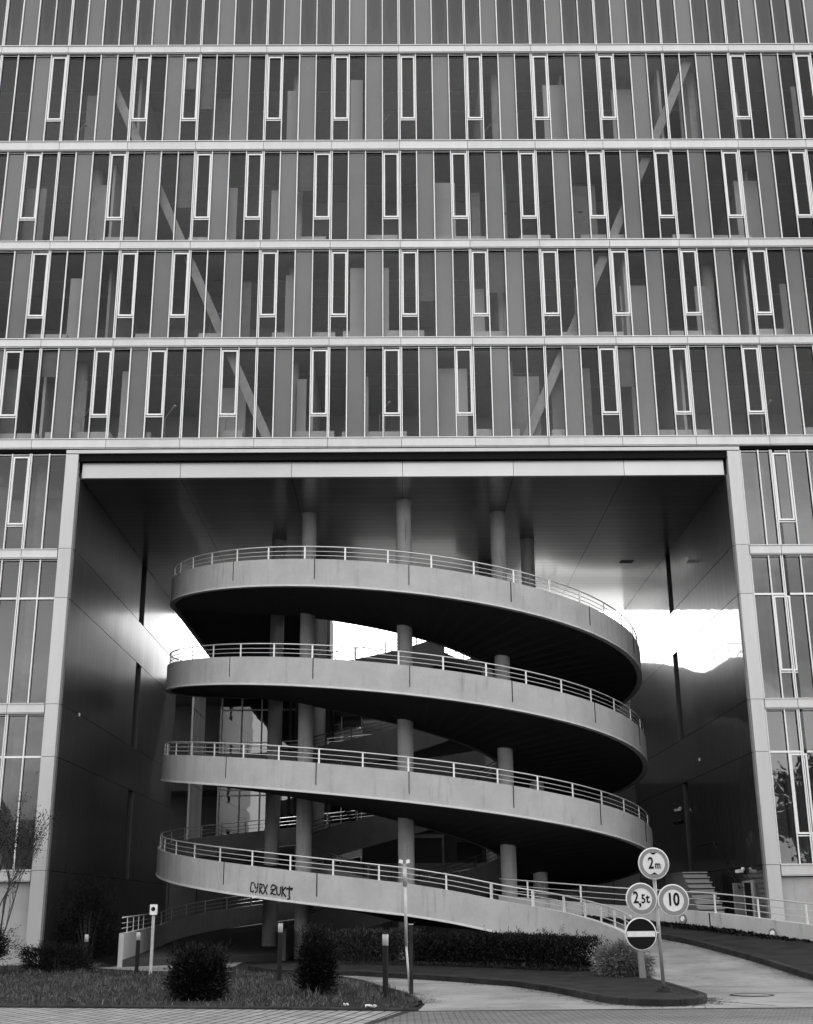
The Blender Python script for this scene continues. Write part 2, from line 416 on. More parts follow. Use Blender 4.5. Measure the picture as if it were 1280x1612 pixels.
# opaque shell, floors and rooms behind the glass
sh = MB()
sh.box(XA, XB, 62.9, 63.3, ZC+.3, ZROOF)                 # back wall of the upper block
sh.box(XA-.3, XA, YF, 63.3, 0, ZROOF); sh.box(XB, XB+.3, YF, 63.3, 0, ZROOF)
sh.box(XA, XL-.5, 62.9, 63.3, 0, ZC+.3); sh.box(XR+.5, XB, 62.9, 63.3, 0, ZC+.3)
sh.box(XA, XB, YF+.02, 63.3, ZROOF, ZROOF+.3)
sh.build('outer_wall', M_['wallc'], bld)
for xa, xb in ((XA, XLO-.004), (XRO+.004, XB)):
    pl = MB(); pl.box(xa, xb, YF+.02, YF+.3, 0, 2.56); pl.build('plinth_wall', M_['wallc'], bld)
def slab(z0, z1, xa, xb):
    m = MB(); m.box(xa, xb, YF+.22, 62.85, z0-.02, z1); m.build('floor_slab', M_['slab'], bld)
for z0, z1 in ((34.96, 35.33), (30.35, 30.77), (25.92, 26.28), (21.78, 22.13), (17.8, 18.09)): slab(z0, z1, XA+.01, XB-.01)
for z0, z1 in ((17.55, 17.78), (13.55, 13.9), (8.07, 8.42), (2.58, 2.95)):
    slab(z0, z1, XA+.01, XL-.5); slab(z0, z1, XR+.5, XB-.01)
rw = MB()
rw.box(XA+.02, XB-.02, 48.6, 48.7, 18.1, 34.9)
rw.box(XA+.02, XL-.52, 47.0, 47.1, 2.96, 17.5); rw.box(XR+.52, XB-.02, 47.0, 47.1, 2.96, 17.5)
rw.build('room_wall', M_['part'], bld)
dk = MB(); dk.box(XA+.02, XB-.02, YF+.3, YF+.32, 35.4, 39.6); dk.build('blind_backing', M_['dark'], bld)
# columns of the upper floors, wide diagonal braces, partitions, ceiling light lines, low cabinets
for x in (-12.15, -4.0, 4.25, 12.35):
    c = MB(); c.lathe((x, YF+1.35, 18.1), [(.24, 0), (.24, 16.85)], 20); c.build('interior_column', M_['icol'], bld)
for x in (-12.6, 12.95):
    c = MB(); c.lathe((x-.6*(1 if x < 0 else -1), YF+1.2, 3), [(.22, 0), (.22, 14.5)], 20); c.build('interior_column', M_['icol'], bld)
def brace(x0, z0, x1, z1):
    b = MB(); p = Vector((x0, YF+.45, z0)); q = Vector((x1, YF+.45, z1)); d_ = (q-p); L = d_.length; d_.normalize()
    n_ = Vector((0,1,0)); u_ = d_.cross(n_)
    b.obox((p+q)/2, d_, n_, u_, L/2, .10, .17); b.build('diagonal_brace', M_['brace'], bld)
brace(-4.72, 18.1, -12.0, 34.9); brace(4.75, 18.1, 12.1, 34.9)
pw = MB(); rnd = random.Random(3)
for (z0, z1) in ((30.8, 34.9), (26.3, 30.3), (22.15, 25.9), (18.1, 21.76)):
    for k in range(-7, 8):
        if rnd.random() < .42:
            x = J0+k*MOD + rnd.choice([0, PAN, -PAN, 2*PAN])
            pw.box(x-.05, x+.05, YF+.7+rnd.random()*.7, 48.5, z0, z1)
pw.build('partition_wall', M_['part'], bld)
lt = MB()
for (z1) in (34.93, 30.32, 25.89, 21.75):
    lt.box(XA+.1, XB-.1, YF+2.25, YF+2.29, z1-.05, z1-.0)
    lt.box(XA+.1, XB-.1, YF+3.6, YF+3.63, z1-.04, z1-.0)
lt.build('ceiling_rail', M_['icol'], bld)
for (z0, z1) in ((30.8, 34.9), (26.3, 30.3), (22.15, 25.9), (18.1, 21.76)):
    for k in range(-7, 7):
        if rnd.random() < .85:
            x = J0+k*MOD+rnd.uniform(0, 1.6); w = rnd.choice([.35, .5, .8, 1.1, 1.5]); y = YF+rnd.uniform(.62, 1.6)
            c = MB(); c.box(x, x+w, y, y+.08, z0, z0+(z1-z0)*rnd.uniform(.72, .9)); c.box(x+.03, x+w-.03, y-.012, y, z0+.1, z0+.16); c.build('office_screen', M_['part'] if rnd.random() < .6 else M_['carpet2'], bld)
        if rnd.random() < .3:
            x = J0+k*MOD+PAN*rnd.choice([0, 1, 2, 3])+.03; h_ = (z1-z0)*rnd.uniform(.25, .6)
            c = MB(); c.box(x, x+PAN-.06, YF+.10, YF+.112, z1-h_, z1); c.box(x, x+PAN-.06, YF+.095, YF+.117, z1-h_-.03, z1-h_); c.build('roller_blind', M_['blind'], bld)
        if rnd.random() < .4:
            x = J0+k*MOD+rnd.uniform(0, 2.4); y = YF+rnd.uniform(.8, 1.6)
            c = MB(); c.tube([(x, y, z0), (x+.02, y, z0+1.3), (x+.35, y-.1, z0+1.75)], .02, 6); c.lathe((x, y, z0), [(.15, 0), (.15, .03), (0, .04)], 12); c.lathe((x+.38, y-.1, z0+1.72), [(.09, 0), (.03, .08), (0, .09)], 12); c.build('floor_lamp', M_['icol'], bld)
ncab = 0
for z0 in (26.3, 22.15, 18.1):
    x = XA+.5
    while x < XB-2:
        w = rnd.choice([1.2, 1.6, 2.4]); gap = rnd.choice([.3, 1.2, 1.8, 2.6])
        c = MB(); c.box(x, x+w, YF+.35, YF+.8, z0, z0+.42+.1*rnd.random()); c.build('cabinet', M_['icol'], bld); ncab += 1
        x += w+gap

# ------------------------------------------------------------------ columns under the soffit
CX, CY_ = .25, 50.3
RO, RI, RC = 9.64, 4.2, 5.3
for k in range(8):
    a = R(270+45*k)
    c = MB(); x, y = CX+RC*math.cos(a), CY_+RC*math.sin(a)
    prof = [(.29, -.1), (.29, ZC-.16), (.31, ZC-.15), (.31, ZC+.0)]
    c.lathe((x, y, 0), prof, 28)
    c.build('portal_column', M_['colc'], bld)

# ------------------------------------------------------------------ the spiral ramp (two interleaved strands)
ramp = thing('spiral_ramp', (CX, CY_, 0), 'double spiral car ramp of pale concrete with parapets and railings winding up inside the portal', 'ramp')
H = .98; RT = 7.0/360
def circ(phi, r): a = R(phi); return Vector((CX+r*math.cos(a), CY_+r*math.sin(a), 0))
def cr(pts, n=6):
    """Catmull-Rom through tuples of any length"""
    out = []
    P = [pts[0]] + list(pts) + [pts[-1]]
    for i in range(1, len(P)-2):
        for k in range(n):
            t = k/n
            out.append(tuple(.5*((2*b)+(c-a)*t+(2*a-5*b+4*c-d)*t*t+(-a+3*b-3*c+d)*t**3) for a, b, c, d in zip(P[i-1], P[i], P[i+1], P[i+2])))
    out.append(tuple(pts[-1])); return out
# each station: outer point, inner point, z of the parapet top, parapet height outside, deck thickness flag
def strandA():
    st = []
    # left ground entry, straight up to the ring
    for (x, y, z) in ((-8.75, 40.5, 1.0), (-8.95, 43, 1.03), (-9.2, 46, 1.07), (-9.36, 49, 1.13)):
        st.append((Vector((x, y, 0)), Vector((CX-RI, max(y, 45), 0)), z))
    t = -270
    while t <= 450:
        z = 5.93+RT*t
        if t < -120: z = 1.15 + (5.93-RT*120-1.15)*((t+270)/150)
        st.append((circ(270-t, RO), circ(270-t, RI), z)); t += 5
    for y in (52, 55, 58, 61, 64, 68): st.append((Vector((CX-RO, y, 0)), Vector((CX-RI, y, 0)), 14.7))
    return st
def strandB():
    st = []
    # exit road branch, from its far end up to the ring
    O = [(5.60,31.6,.95),(5.65,34.0,1.12),(5.30,37.0,1.37),(4.55,39.1,1.61),(3.3,40.2,1.85),(1.7,40.62,2.19),(.25,40.67,2.43)]
    I = [(9.3,33.5,.95),(9.2,36.0,1.12),(8.4,38.5,1.37),(7.0,40.8,1.61),(5.2,43.0,1.85),(2.9,44.8,2.19),(.25,46.0,2.43)]
    for o, i in zip(cr(O, 5), cr(I, 5)): st.append((Vector((o[0], o[1], 0)), Vector((i[0], i[1], 0)), o[2]))
    t = 5
    while t <= 565:
        st.append((circ(270-t, RO), circ(270-t, RI), 2.43+RT*t)); t += 5
    return st
A_, B_ = strandA(), strandB()

def sweep(m, rows_, close=True, smooth=False):
    """rows_: list of cross sections (same length); closed loop sections"""
    n = len(rows_[0]); vs = [p for r in rows_ for p in r]; fs = []
    for i in range(len(rows_)-1):
        for k in range(n if close else n-1):
            a = i*n+k; b = i*n+(k+1) % n; fs.append((a, b, b+n, a+n))
    if close: fs += [tuple(range(n))[::-1], tuple((len(rows_)-1)*n+k for k in range(n))]
    m.add(vs, fs, smooth)
def z3(p, z): return Vector((p.x, p.y, z))
def lerp(a, b, t): return a+(b-a)*t
def inward(o, i, d): u = (i-o); return o+u.normalized()*d
def ramp_parts(st, floor_cut=0., ptop_in=0.):
    # deck slab
    dk_, po, pi_, lip = MB(), MB(), MB(), MB()
    R1, R2, R3, R4 = [], [], [], []
    for (o, i, z) in st:
        zf = z-.78; zb = max(z-H, -.2); zbi = max(z-1.28, -.3)
        if z < 1.3: zb = min(zb, -.05); zbi = -.1
        a = inward(o, i, .17); b = inward(i, o, .17)
        R1.append([z3(a, zf), z3(b, zf-.02), z3(b, zbi), z3(a, zb+.012)])
        a2 = inward(o, i, .18)
        R2.append([z3(o, z), z3(a2, z), z3(a2, zb), z3(o, zb)])
        R3.append([z3(b, z-.05), z3(i, z-.05), z3(i, zbi-.01), z3(b, zbi-.01)])
        o3 = inward(o, i, -.025)
        R4.append([z3(o3, zb+.045), z3(o, zb+.05), z3(a2, zb-.012), z3(o3, zb-.012)])
    sweep(dk_, R1, smooth=False); sweep(po, R2); sweep(pi_, R3); sweep(lip, R4)
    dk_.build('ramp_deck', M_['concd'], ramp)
    o_ = po.build('parapet', M_['conc'], ramp); lip.build('drip_edge', M_['lip'], o_)
    return o_, pi_
def rails(pts, name, parent, posts_front, h=.47, mr=.0125):
    """pts: points on a wall top; three rails in one mesh"""
    m = MB()
    for dz, r in ((h, .024), (h*.64, mr), (h*.32, mr)): m.tube([p+Vector((0,0,dz)) for p in pts], r, 6)
    return m
def post_mesh(p, tang, h=.47):
    m = MB(); u = Vector((tang.x, tang.y, 0)).normalized(); n_ = Vector((-u.y, u.x, 0))
    m.obox(p+Vector((0,0,h/2-.03)), u, n_, Vector((0,0,1)), .028, .012, h/2+.02)
    m.obox(p+Vector((0,0,-.03)), u, n_, Vector((0,0,1)), .045, .03, .035)
    return m
def resample(pts, step, off=0.):
    out = []; acc = -off; 
    for a, b in zip(pts, pts[1:]):
        L = (b-a).length
        while acc <= L:
            if acc >= 0: out.append((a.lerp(b, acc/L), b-a))
            acc += step
        acc -= L
    return out

pA, innA = ramp_parts(A_)
pB, innB = ramp_parts(B_)
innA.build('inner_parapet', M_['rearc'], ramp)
# inner wall of strand B stops where the freestanding roadside wall takes over
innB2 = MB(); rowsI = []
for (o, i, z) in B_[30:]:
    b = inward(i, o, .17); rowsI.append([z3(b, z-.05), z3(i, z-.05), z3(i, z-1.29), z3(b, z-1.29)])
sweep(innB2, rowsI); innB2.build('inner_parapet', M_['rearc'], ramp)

jn = MB()
def joint(m, phi, ztop, L=.72):
    p = circ(phi, RO+.003); u = Vector((-math.sin(R(phi)), math.cos(R(phi)), 0)); n_ = Vector((math.cos(R(phi)), math.sin(R(phi)), 0))
    m.obox(z3(p, ztop-L/2+.005), u, n_, Vector((0,0,1)), .010, .012, L/2)
def front_z(level, phi):
    return 2.43+3.5*(level-1) - RT*(phi-270)
JO = {1: [230.5, 252.5], 2: [230, 252, 270.5, 291.5, 314, 336], 3: [230, 251, 270.8, 292, 314, 336], 4: [230, 251, 270.8, 292.5, 314, 336]}
for lv, L_ in JO.items():
    for ph in L_:
        jn = MB(); joint(jn, ph, front_z(lv, ph)); jn.build('expansion_joint', M_['dark'], pB if lv in (1, 3) else pA)

# railings: rails are one mesh per strand, the posts in front are pieces of their own
POST0 = {1: 264.6, 2: 270.4, 3: 268.6, 4: 266.5}
for st, nm in ((A_, 'A'), (B_, 'B')):
    outer = [z3(inward(o, i, .09), z) for (o, i, z) in st]
    inner = [z3(inward(i, o, .085), z-.05) for (o, i, z) in (st[4:] if nm == 'A' else st[30:])]
    m = rails(outer, 'railing', ramp, None)
    rest = MB()
    # posts away from the front half turns
    for p, tg in resample(outer, 1.46, .3):
        r_ = (Vector((p.x-CX, p.y-CY_, 0))).length
        if not (p.y < CY_ and abs(r_-RO) < .2) : 
            pm = post_mesh(p, tg); rest.add(pm.v, pm.f)
    m.add(rest.v, rest.f)
    ro = m.build('railing', M_['rail'], ramp)
    for lv in ((2, 4) if nm == 'A' else (1, 3)):
        ph = POST0[lv]
        while ph > 189: ph -= 9
        while ph < (351 if lv > 1 else 268):
            if ph > 180:
                p = z3(circ(ph, RO-.09), front_z(lv, ph)); u = Vector((-math.sin(R(ph)), math.cos(R(ph)), 0))
                post_mesh(p, u).build('post', M_['railp'], ro)
            ph += 9
    if nm == 'B':
        for p, tg in resample([z3(inward(o, i, .09), z) for (o, i, z) in B_[:30]], 1.45, .2): post_mesh(p, tg).build('post', M_['railp'], ro)
    m = rails(inner, 'railing', ramp, None)
    for p, tg in resample(inner, 1.46): pm = post_mesh(p, tg); m.add(pm.v, pm.f)
    m.build('inner_railing', M_['raild'], ramp)

# graffiti sprayed on the lowest parapet: strokes wrapped on the curved wall
strokes = [  # u to the right in metres, v up in metres
 [(.16,.42),(.06,.40),(.02,.2),(.03,.05),(.12,.02),(.17,.08)],
 [(.20,.38),(.24,.2),(.33,.22)], [(.36,.42),(.33,.1),(.24,.0)],
 [(.44,.0),(.44,.4),(.54,.38),(.53,.25),(.44,.2),(.56,.0)],
 [(.60,.4),(.76,.0)], [(.77,.4),(.60,.0)],
 [(.93,.30),(.98,.42),(1.10,.42),(1.13,.3),(1.0,.16),(.92,.03),(1.0,.06),(1.14,.02)], [(.92,.22),(1.08,.24)],
 [(1.18,.38),(1.18,.08),(1.26,.02),(1.33,.1),(1.34,.38)],
 [(1.41,.4),(1.40,.0)], [(1.55,.4),(1.41,.2),(1.56,.0)],
 [(1.58,.33),(1.82,.38),(1.76,.3)], [(1.70,.45),(1.69,.05),(1.72,-.06),(1.62,-.1)],
]
gr = MB(); PH0 = 237.7
for si, s in enumerate(strokes):
    if si == 6: gr.build('graffiti_word', M_['black'], ramp); gr = MB()
    pts = []
    for a, b in zip(s, s[1:]):
        for k in range(4): pts.append((a[0]+(b[0]-a[0])*k/4, a[1]+(b[1]-a[1])*k/4))
    pts.append(s[-1])
    P = []
    for (u, v_) in pts:
        ph = PH0+math.degrees(u*.9/RO); P.append(z3(circ(ph, RO+.006), front_z(1, ph)-H+.15+v_*.74))
    for i in range(len(P)-1):
        d_ = (P[i+1]-P[i]); L = d_.length
        if L < 1e-4: continue
        d_.normalize(); ph = PH0; n_ = Vector((P[i].x-CX, P[i].y-CY_, 0)).normalized(); w_ = d_.cross(n_).normalized()
        gr.obox((P[i]+P[i+1])/2, d_, n_, w_, L/2+.010, .002, .018+.014*abs(mnoise.noise(P[i]*3)))
gr.build('graffiti_word', M_['black'], ramp)

# ------------------------------------------------------------------ ground
M_['asphalt'] = mat('asphalt', .022, .9, 0., .25, 1.2, .4, 120, fine=.25, spec=.1)
M_['road'] = mat('pale_concrete_road', .19, .85, 0., .42, .55, .2, 90, fine=.12, spots=.35)
M_['island'] = mat('dark_paving', .022, .95, 0., .5, 1.5, .3, 60, fine=.3, spec=.08)
M_['kerb'] = mat('kerb_stone', .03, .9, 0., .5, 2.5, fine=.3, spec=.1)
M_['lampring'] = mat('lamp_ring', .16, .7)
M_['soil'] = mat('soil', .015, .95, 0., .4, 4, spec=.1)
def paving(name, v, bw, bh, rot, mort=.35, msz=.012):
    m, nt, p = nodes(name); p.inputs['Roughness'].default_value = .85
    tc = N(nt, 'ShaderNodeTexCoord'); mp = N(nt, 'ShaderNodeMapping'); mp.inputs['Rotation'].default_value = (0,0,rot)
    nt.links.new(tc.outputs['Object'], mp.inputs[0])
    b = N(nt, 'ShaderNodeTexBrick'); b.inputs['Scale'].default_value = 1; b.inputs['Brick Width'].default_value = bw; b.inputs['Row Height'].default_value = bh
    b.inputs['Mortar Size'].default_value = msz; b.inputs['Color1'].default_value = grey(v*1.15); b.inputs['Color2'].default_value = grey(v*.85); b.inputs['Mortar'].default_value = grey(v*mort)
    b.inputs['Mortar Smooth'].default_value = .3
    nt.links.new(mp.outputs[0], b.inputs['Vector'])
    no = N(nt, 'ShaderNodeTexNoise'); no.inputs['Scale'].default_value = 1.5; no.inputs['Detail'].default_value = 8; nt.links.new(tc.outputs['Object'], no.inputs['Vector'])
    mr = N(nt, 'ShaderNodeMapRange'); mr.inputs['To Min'].default_value = .5; mr.inputs['To Max'].default_value = 1.5; nt.links.new(no.outputs['Fac'], mr.inputs['Value'])
    mx = N(nt, 'ShaderNodeVectorMath', operation='SCALE'); nt.links.new(b.outputs['Color'], mx.inputs[0]); nt.links.new(mr.outputs[0], mx.inputs['Scale'])
    nt.links.new(mx.outputs[0], p.inputs['Base Color'])
    bp = N(nt, 'ShaderNodeBump'); bp.inputs['Strength'].default_value = .6; bp.inputs['Distance'].default_value = .01; bp.invert = True
    nt.links.new(b.outputs['Fac'], bp.inputs['Height']); nt.links.new(bp.outputs[0], p.inputs['Normal'])
    return m
M_['pavel'] = paving('light_pavers', .20, .40, .21, R(-78), .06, .024)
M_['paver'] = paving('dark_pavers', .11, .22, .11, R(0), .15, .014)

def sheet(name, pts, z, m, kind='structure'):
    b = MB(); b.add([(p[0], p[1], z) for p in pts], [tuple(range(len(pts)))]); return b.build(name, m, None, kind)
gd = MB(); gd.add([(-900,-700,0),(900,-700,0),(900,1500,0),(-900,1500,0)], [(0,1,2,3)]); gd.build('ground', M_['asphalt'], None, 'structure')
sheet('pavement', [(-30,17.5),(-1.0,17.5),(.1,22.05),(-.75,22.25),(-2.5,22.72),(-7.2,23.7),(-14,24.6),(-30,25.2)], .006, M_['pavel'])
sheet('pavement', [(-.99,17.5),(40,17.5),(40,22.0),(7,21.95),(.11,21.95)], .0065, M_['paver'])
st_ = MB(); st_.add([(-1.05,17.5,.011),(-.93,17.5,.011),(.2,22.0,.011),(.06,22.05,.011)], [(0,1,2,3)]); st_.build('paving_border', M_['kerb'], None, 'structure')
# pale concrete road: entry lane, exit road and apron
lane = [(.3,22.05),(7,22.1),(40,22.3),(40,24),(11,26),(9.15,28),(5.7,28.0),(5.5,25.2),(3.7,25.0),(3.2,27.0),(2.5,29.0),(1.2,31.2),(-1.1,33.9),(-3.4,35.3),(-5,37.5),(-5.3,45),(-8.9,45),(-8.95,40.5),(-9.3,41.0),(-9.3,39.2),(-7.0,36.4),(-4.5,35.6),(-2.1,33.8),(-1.0,31.3),(-.4,28.5),(.2,25.7),(.45,23.6)]
sheet('road', lane, .009, M_['road'])
# sloped exit road up to the ramp: ruled between two edges
La = [(5.7,28.0,.012),(5.8,30,.10),(5.75,31.6,.18),(5.83,34,.36),(5.48,37,.58),(4.7,39.25,.82),(3.4,40.38,1.06),(1.72,40.8,1.38),(.25,40.85,1.65)]
Lb = [(9.15,28.0,.012),(9.0,30,.15),(8.9,32,.28),(8.6,34.5,.46),(8.0,37.3,.68),(7.0,40.3,.88),(5.2,42.8,1.10),(2.9,44.6,1.40),(.25,45.8,1.65)]
ca, cb = cr(La, 5), cr(Lb, 5)
e = MB(); rws = []
for p, q in zip(ca, cb):
    P, Q = Vector(p), Vector(q); rws.append([P.lerp(Q, k/6) for k in range(7)])
sweep(e, rws, close=False); er = e.build('road', M_['road'], None, 'structure')
# side fill under the sloped road
fl = MB()
sweep(fl, [[Vector(p)-Vector((0,0,.004)), Vector(p)-Vector((-.15,0,.02)), Vector((p[0]+.15,p[1],-.1)), Vector((p[0],p[1],-.1))] for p in ca[:20]])
fl.build('road_edge', M_['conc'], None, 'structure')
jl = MB(); jl.add([(5.72,29.1,.05),(9.1,28.9,.066),(9.1,28.94,.069),(5.72,29.14,.053)], [(0,1,2,3)])
jl.add([(5.6,25.9,.0125),(14,25.7,.0125),(14,25.73,.0125),(5.6,25.93,.0125)], [(0,1,2,3)])
jl.add([(5.55,23.9,.0125),(6.4,22.5,.0125),(6.44,22.5,.0125),(5.6,23.93,.0125)], [(0,1,2,3)])
jl.build('road_joint', M_['dark'], None, 'structure')

# kerb helper: swept stone along a line
def kerb(pts, w, z0f, z1f, m, name='kerb'):
    b = MB(); P = [Vector(p) for p in pts]; rws = []
    for i, p in enumerate(P):
        d_ = (P[min(i+1, len(P)-1)]-P[max(i-1, 0)]); d_.z = 0; d_.normalize(); n_ = Vector((-d_.y, d_.x, 0))
        rws.append([Vector((p.x, p.y, z0f(p))), Vector((p.x, p.y, z1f(p)-.02)), Vector((p.x, p.y, z1f(p)))+n_*.02, Vector((p.x, p.y, z1f(p)))+n_*w, Vector((p.x, p.y, z0f(p)))+n_*w])
    # separate stones about a metre long with open joints
    acc = 0; cur = [rws[0]]
    for i in range(1, len(rws)):
        a_, b_ = rws[i-1], rws[i]; L = (b_[0]-a_[0]).length; pos = 0
        while acc+(L-pos) > 1.0:
            pos += 1.0-acc; t0, t1 = max(0, pos/L-.012/L), min(1, pos/L+.004/L)
            cur.append([p.lerp(q, t0) for p, q in zip(a_, b_)]); sweep(b, cur); cur = [[p.lerp(q, t1) for p, q in zip(a_, b_)]]; acc = 0
        acc += L-pos; cur.append(b_)
    if len(cur) > 1: sweep(b, cur)
    o = b.build(name, m, None, 'structure')
    d = MB(); sweep(d, [[p+(c-p)*.07 for p in r for c in [sum(r, Vector((0,0,0)))/len(r)]] for r in rws]); d.build('kerb_bedding', M_['dark'], o)
    return o
# traffic island with the signs
isl = [(5.55,23.75),(5.62,24.6),(5.68,28),(5.62,31.2),(5.5,33),(5.2,36),(4.0,38.8),(1.5,40.0),(-1.5,40.3),(-3.6,39.6),(-4.4,37.8),(-3.4,35.3),(-1.1,33.9),(1.1,31.0),(2.5,28.6),(3.1,26.4),(3.55,24.0),(3.95,22.95),(4.6,22.55),(5.2,22.9)]
ib = MB(); ib.poly(isl, 0, .12); ib.build('traffic_island', M_['island'], None, 'structure')
ic = [(-3.4,35.3,0),(-1.1,33.9,0),(1.1,31.0,0),(2.5,28.6,0),(3.1,26.4,0),(3.55,24.0,0),(3.95,22.95,0),(4.6,22.55,0),(5.2,22.9,0),(5.55,23.75,0),(5.62,24.6,0),(5.68,28,0)]
kerb(cr(ic, 4), .14, lambda p: -.02, lambda p: .132, M_['kerb'])
# pavement between the exit road and the roadside wall, rising with the road
Ka = [(9.3,22.3,.0),(9.2,25,.03),(9.15,28,.04),(9.0,30,.16),(8.9,32,.29),(8.6,34.5,.47),(8.1,37.3,.69),(7.3,39.6,.85)]
Kb = [(17,24,.2),(15.5,27,.25),(14.6,28.5,.28),(13.6,30.5,.36),(12.5,32.5,.50),(11.3,34.7,.62),(9.7,38,.82),(8.4,40.4,1.0)]
ka, kb = cr(Ka, 4), cr(Kb, 4)
m_ = MB(); sweep(m_, [[Vector(p)+Vector((0,0,.115)), (Vector(p)+Vector(q))/2+Vector((0,0,.12)), Vector(q)+Vector((0,0,.12))] for p, q in zip(ka, kb)], close=False)
m_.build('pavement', M_['island'], None, 'structure')
kerb(ka[::-1], .14, lambda p: p.z-.05, lambda p: p.z+.13, M_['kerb'])
# kerb between grass and lane / pavement
gl_ = [(-30,25.2,0),(-14,24.6,0),(-7.2,23.7,0),(-2.5,22.72,0),(-.75,22.25,0),(.1,22.0,0),(.3,22.2,0)]
kerb(cr(gl_, 4), .08, lambda p: -.02, lambda p: .05, M_['kerb'], 'kerb')
grass_poly = [(-30,25.3),(-14,24.7),(-7.2,23.8),(-2.5,22.82),(-.75,22.35),(.15,22.2),(.4,23.6),(.2,25.7),(-.4,28.5),(-1.0,31.3),(-2.1,33.8),(-4.5,35.6),(-7.0,36.4),(-9.3,39.2),(-9.35,42.0),(-30,42.0)]
sheet('soil', grass_poly, .03, M_['soil'])
kk = [(.4,23.6,0),(.2,25.7,0),(-.4,28.5,0),(-1.0,31.3,0),(-2.1,33.8,0),(-4.5,35.6,0),(-7.0,36.4,0),(-9.3,39.2,0),(-9.35,41.5,0)]
kerb(cr(kk, 4), .09, lambda p: -.02, lambda p: .07, M_['kerb'])

def inside(x, y, P):
    c = False; j = len(P)-1
    for i in range(len(P)):
        if (P[i][1] > y) != (P[j][1] > y) and x < (P[j][0]-P[i][0])*(y-P[i][1])/(P[j][1]-P[i][1])+P[i][0]: c = not c
        j = i
    return c
def leafmat(name, v, var=.5, rough=.6):
    m, nt, p = nodes(name); p.inputs['Roughness'].default_value = rough; p.inputs['Specular IOR Level'].default_value = .12
    g = N(nt, 'ShaderNodeNewGeometry'); mr = N(nt, 'ShaderNodeMapRange')
    mr.inputs['To Min'].default_value = v*(1-var); mr.inputs['To Max'].default_value = v*(1+var)
    nt.links.new(g.outputs['Random Per Island'], mr.inputs['Value']); nt.links.new(mr.outputs[0], p.inputs['Base Color'])
    return m
M_['grass'] = leafmat('grass_blades', .075, .9)
M_['leafd'] = leafmat('dark_foliage', .008, .85)
M_['leafm'] = leafmat('mid_foliage', .03, .8)
M_['leafl'] = leafmat('light_foliage', .14, .6)
M_['bark'] = mat('bark', .05, .9, 0., .3, 8)

g = MB(); rg = random.Random(5); n = 0
from mathutils import noise as mnoise
while n < 26000:
    x, y = rg.uniform(-13, .5), rg.uniform(22.2, 42)
    if not inside(x, y, grass_poly): continue
    if rg.random() > 1.2*(24/y)**1.5: continue
    d_ = mnoise.noise(Vector((x*.9, y*.9, 0)))
    d2 = mnoise.noise(Vector((x*2.6, y*1.3, 7)))
    if d_+.8*d2 < -.08 and rg.random() < .9: continue
    n += 1
    hgt = rg.uniform(.02, .085)*(1+1.9*max(0, d2)) * (1.6 if rg.random() < .04 else 1)
    a = rg.uniform(0, 2*PI); w = rg.uniform(.004, .009); lean = rg.uniform(.0, .09)
    dx, dy = math.cos(a), math.sin(a); b = rg.uniform(0, 2*PI); lx, ly = math.cos(b)*lean, math.sin(b)*lean
    g.add([(x-dx*w, y-dy*w, .03), (x+dx*w, y+dy*w, .03), (x+lx*.5+dx*w*.7, y+ly*.5+dy*w*.7, .03+hgt*.6), (x+lx, y+ly, .03+hgt)], [(0,1,2),(0,2,3)])
tag(g.build('lawn_grass', M_['grass']), 'rough dark lawn grass in front of the portal along the pavement', 'grass', None, 'stuff')

# ------------------------------------------------------------------ roadside wall with railing on the right
wall_t = [(3.4,44.0,2.08),(5.3,43.2,1.9),(7.1,42.0,1.72),(8.35,40.5,1.60),(9.55,38.0,1.45),(11.25,34.5,1.13),(12.6,32.2,.98),(14.5,29.0,.85),(17,25,.75)]
rwl = thing('roadside_wall', (9.5, 38, 0), 'low stained concrete wall with a three-bar railing and round lamps beside the exit road', 'wall')
wp = [Vector(p) for p in cr(wall_t, 5)]
b = MB(); rws = []
for i, p in enumerate(wp):
    d_ = wp[min(i+1, len(wp)-1)]-wp[max(i-1, 0)]; d_.z = 0; d_.normalize(); n_ = Vector((-d_.y, d_.x, 0))
    rws.append([p, p+n_*.22, Vector((p.x, p.y, -.1))+n_*.22, Vector((p.x, p.y, -.1))])
sweep(b, rws)
b.build('wall_body', concrete('stained_wall_concrete', .42, .6), rwl)
rp = [p+Vector((.05,.1,0)) for p in wp]
m = rails(rp, 'railing', rwl, None, h=.55); ro = m.build('railing', M_['rail'], rwl)
for p, tg in resample(rp, 1.9, .9): post_mesh(p, tg, .55).build('post', M_['railp'], ro)
for (x, y, z) in ((8.75, 39.72, 1.30), (10.45, 36.15, .92)):
    l = MB(); n_ = Vector((-.82, -.57, 0)).normalized()
    l.tube([Vector((x, y, z))+n_*-.1, Vector((x, y, z))+n_*.05], .14, 20); lo = l.build('round_lamp', M_['lampring'], rwl)
    l = MB(); l.tube([Vector((x, y, z))+n_*.05, Vector((x, y, z))+n_*.08], [.085, .07], 16); l.build('lamp_lens', M_['frame'], lo)
cj = MB()
for i in (23,):
    p = wp[i-4]; cj.box(p.x-.02, p.x+.02, p.y-.02, p.y+.02, p.z-.45, p.z-.02)
cj.build('drain_spout', M_['dark'], rwl)
